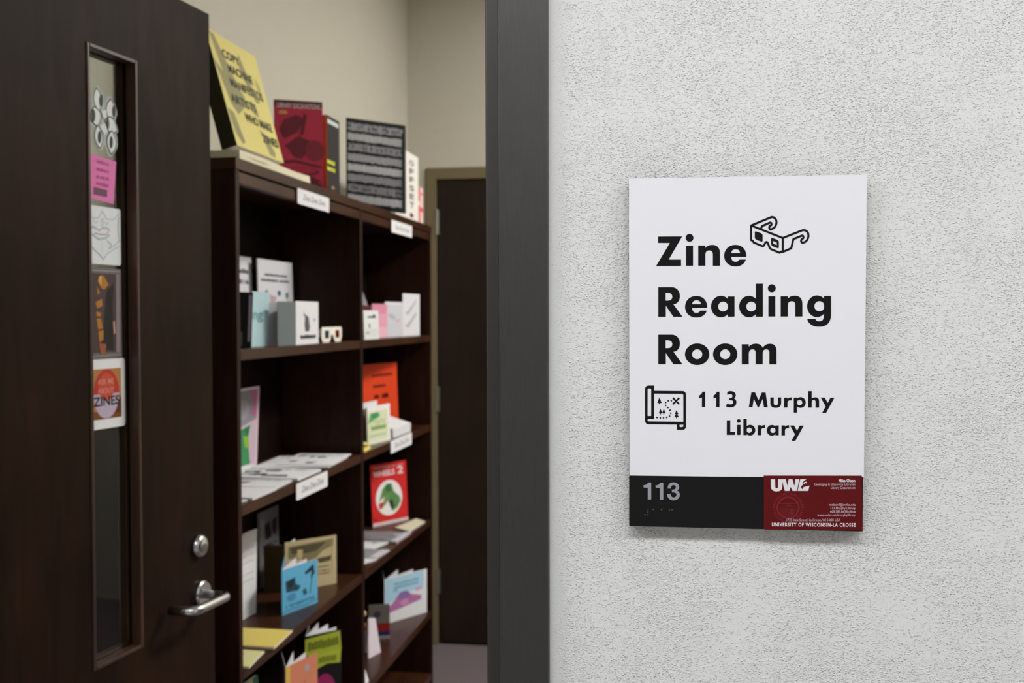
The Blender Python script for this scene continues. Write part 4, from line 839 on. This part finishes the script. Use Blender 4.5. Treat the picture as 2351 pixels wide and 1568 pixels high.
# map icon
mp_ = [(NC, [path((407, 145), (290, 145), (235, 145, 203, 180, 203, 230), (203, 930), (203, 985, 235, 1018, 290, 1018), (920, 1024), (920, 1143), (1045, 1143), (1095, 1143, 1127, 1105, 1127, 1060), (1127, 360), (1127, 305, 1095, 270, 1045, 270), (407, 265)),
             [(280, 212), (325, 212), (343, 225), (343, 830), (262, 830), (262, 230)], path((407, 328), (1040, 332), (1066, 355), (1066, 962), (295, 952), (270, 950, 262, 940, 262, 925), (262, 908, 272, 898, 300, 898), (407, 898)),
             path((982, 1027), (1066, 1027), (1066, 1050), (1066, 1070, 1055, 1080, 1030, 1080), (1000, 1080), (985, 1078, 980, 1070, 980, 1055))])]
for tri in ([(527, 412), (477, 540), (580, 540)], [(553, 668), (512, 770), (594, 770)], [(627, 668), (586, 770), (668, 770)], [(912, 697), (872, 790), (955, 790)], [(912, 765), (862, 853), (967, 853)]): mp_.append((NC, [tri]))
for q in (rect(516, 539, 538, 568), rect(543, 769, 563, 795), rect(617, 769, 637, 795), rect(902, 852, 923, 884), [(815, 437), (842, 408), (988, 555), (962, 582)], [(962, 408), (990, 437), (842, 582), (815, 555)]): mp_.append((NC, [q]))
for i, (x, y) in enumerate(((794, 488), (727, 489), (668, 528), (669, 593), (720, 644), (767, 701), (782, 769), (757, 832), (692, 863), (620, 871), (547, 872), (475, 864))): mp_.append((NC, [ell(x, y, 19, 19, 10)]))
word('map_icon', mp_)
# 3D glasses icon
gl = []
def gst(pts, closed=False, wd=60, sm=True):
    for pc in stroke(smooth_line(pts, 4) if sm else pts, wd): gl.append((GC, pc))
gst([(425, 465), (1325, 820)], sm=False); gst([(425, 465), (425, 880), (470, 895), (500, 950), (735, 1045)], sm=False); gst([(735, 1045), (775, 1045), (815, 985), (835, 950), (865, 935), (900, 965), (945, 1080), (975, 1125), (1000, 1142)]); gst([(1000, 1142), (1237, 1240), (1268, 1208), (1325, 1215), (1325, 820)], sm=False)
gst([(1325, 820), (1870, 605)], sm=False); gst([(1870, 605), (1925, 595), (1985, 615), (2035, 665), (2052, 730), (2050, 790), (2020, 870), (1960, 930), (1885, 955), (1850, 925), (1848, 880), (1870, 850), (1905, 825), (1910, 790), (1895, 755), (1865, 752)]); gst([(1865, 752), (1625, 850), (1565, 1110), (1325, 1215)], sm=False)
gst([(425, 465), (980, 235)], sm=False); gst([(980, 235), (1030, 225), (1090, 250), (1135, 310), (1145, 375), (1130, 450), (1080, 525), (980, 580), (945, 548), (943, 505), (965, 475), (1000, 450), (1005, 420), (990, 390), (960, 382)]); gst([(960, 382), (735, 480), (712, 545)], sm=False)
gl.append((GC, [[(405, 445), (470, 430), (530, 460), (470, 500), (405, 500)]]))
gl.append((GC, [[(530, 645), (555, 628), (710, 685), (745, 715), (752, 750), (750, 915), (730, 928), (565, 860), (540, 840), (530, 810)]]))
gl.append((GC, [[(992, 840), (1010, 814), (1030, 818), (1170, 870), (1205, 900), (1215, 935), (1213, 1095), (1190, 1112), (1030, 1048), (1005, 1025), (993, 990)], [(1050, 905), (1150, 945), (1158, 1025), (1062, 985), (1050, 970)]]))
word('glasses_icon', gl)

# business card tucked over the plaque
crd = tag(empty('business_card', (SX, -.0121, SZ)), 'maroon business card with white lettering at the plaque corner', 'card')
CC = plane(1740, 1080, 9.042, -.0004); 
b = MB(); flat_piece(b, [[(120, 105), (2155, 107), (2168, 1243), (2150, 1245), (145, 1225), (120, 1205)]], CC, M_CARD, (0, -.00045, 0)); b.build('card', None, crd)
CI = plane(1740, 1080, 9.042, -.00097); LI = plane(1760, 1090, 16.793, -.00097); CS = plane(1740, 1080, 9.042, -.00088); CS2 = plane(1740, 1080, 9.042, -.00091); CS3 = plane(1740, 1080, 9.042, -.00094)
M_CW = mat('card_white_ink', '#e6e4ea', .5, .3); M_CP = mat('card_thin_white_ink', '#cfb9c2', .5, .3)
M_SEAL = mat('seal_red', '#781b25', .38, .4); M_SEAL2 = mat('seal_red_dark', '#640f17', .4, .35)
b = MB(); flat_piece(b, [ell(625, 770, 240, 235), ell(625, 770, 205, 200)], CS, M_SEAL)
for i in range(56):
    t = 2*PI*i/56; c, s_ = math.cos(t), math.sin(t); flat_piece(b, [[(625+c*268-s_*7, 770+s_*262+c*7), (625+c*325-s_*7, 770+s_*315+c*7), (625+c*325+s_*7, 770+s_*315-c*7), (625+c*268+s_*7, 770+s_*262-c*7)]], CS, M_SEAL)
flat_piece(b, [path((425, 745), (560, 740), (640, 660, 690, 700, 720, 735), (825, 745), (825, 765), (425, 765))], CS2, M_SEAL2); flat_piece(b, [rect(430, 668, 820, 690)], CS2, M_SEAL); flat_piece(b, [path((440, 780), (810, 780), (800, 900, 740, 960, 625, 980), (510, 960, 450, 900, 440, 780))], CS2, M_SEAL2); flat_piece(b, [rect(680, 800, 720, 910)], CS3, M_SEAL)
b.build('seal', None, crd, fixn=False)
b = MB()
flat_piece(b, [path((160, 165), (325, 165), (333, 470), (338, 505, 360, 517, 382, 517), (410, 517, 435, 500, 437, 465), (437, 165), (600, 165), (605, 460), (600, 570, 530, 637, 382, 637), (240, 637, 170, 560, 165, 460))], LI, M_CW)
flat_piece(b, [[(590, 165), (738, 165), (795, 420), (850, 165), (990, 165), (1065, 430), (1110, 165), (1262, 165), (1165, 618), (995, 618), (925, 460), (875, 618), (700, 618), (605, 260)]], LI, M_CW)
flat_piece(b, [path((1295, 165), (1535, 165), (1450, 215, 1385, 265, 1385, 320), (1385, 345, 1395, 360, 1395, 380), (1345, 415, 1320, 455, 1325, 490), (1335, 520, 1365, 545, 1390, 553), (1390, 510, 1400, 480, 1450, 462), (1650, 412), (1605, 618), (1195, 618))], LI, M_CW)
flat_piece(b, [path((1415, 330), (1420, 285, 1470, 255, 1560, 265), (1520, 300), (1530, 335), (1490, 310), (1460, 352), (1430, 350))], LI, M_CW)
b.build('logo', None, crd, fixn=False)
b = MB()
put_text(b, 'Mike Olson', CI, 1675, 2018, 237, -57, M_CW, .03)
for s_, x0, x1, base, cap in (('Cataloging & Discovery Librarian', 1165, 2018, 307, 52), ('Library Department', 1513, 2018, 382, 52), ('molson3@uwlax.edu', 1480, 2022, 731, 50), ('113 Murphy Library', 1508, 2022, 804, 50), ('608.785.8638 office', 1498, 2022, 874, 50), ('www.uwlax.edu/murphylibrary', 1230, 2022, 945, 50), ('1725 State Street | La Crosse, WI 54601 USA', 597, 1708, 1051, 52)):
    put_text(b, s_, CI, x0, x1, base, -cap, M_CP, .004)
put_text(b, 'UNIVERSITY OF WISCONSIN-LA CROSSE', lambda x, y: CI(x, y+(x-288)*.006), 288, 2025, 1152, -70, M_CW, .03, 0, 1.22)
b.build('lettering', None, crd, fixn=False)
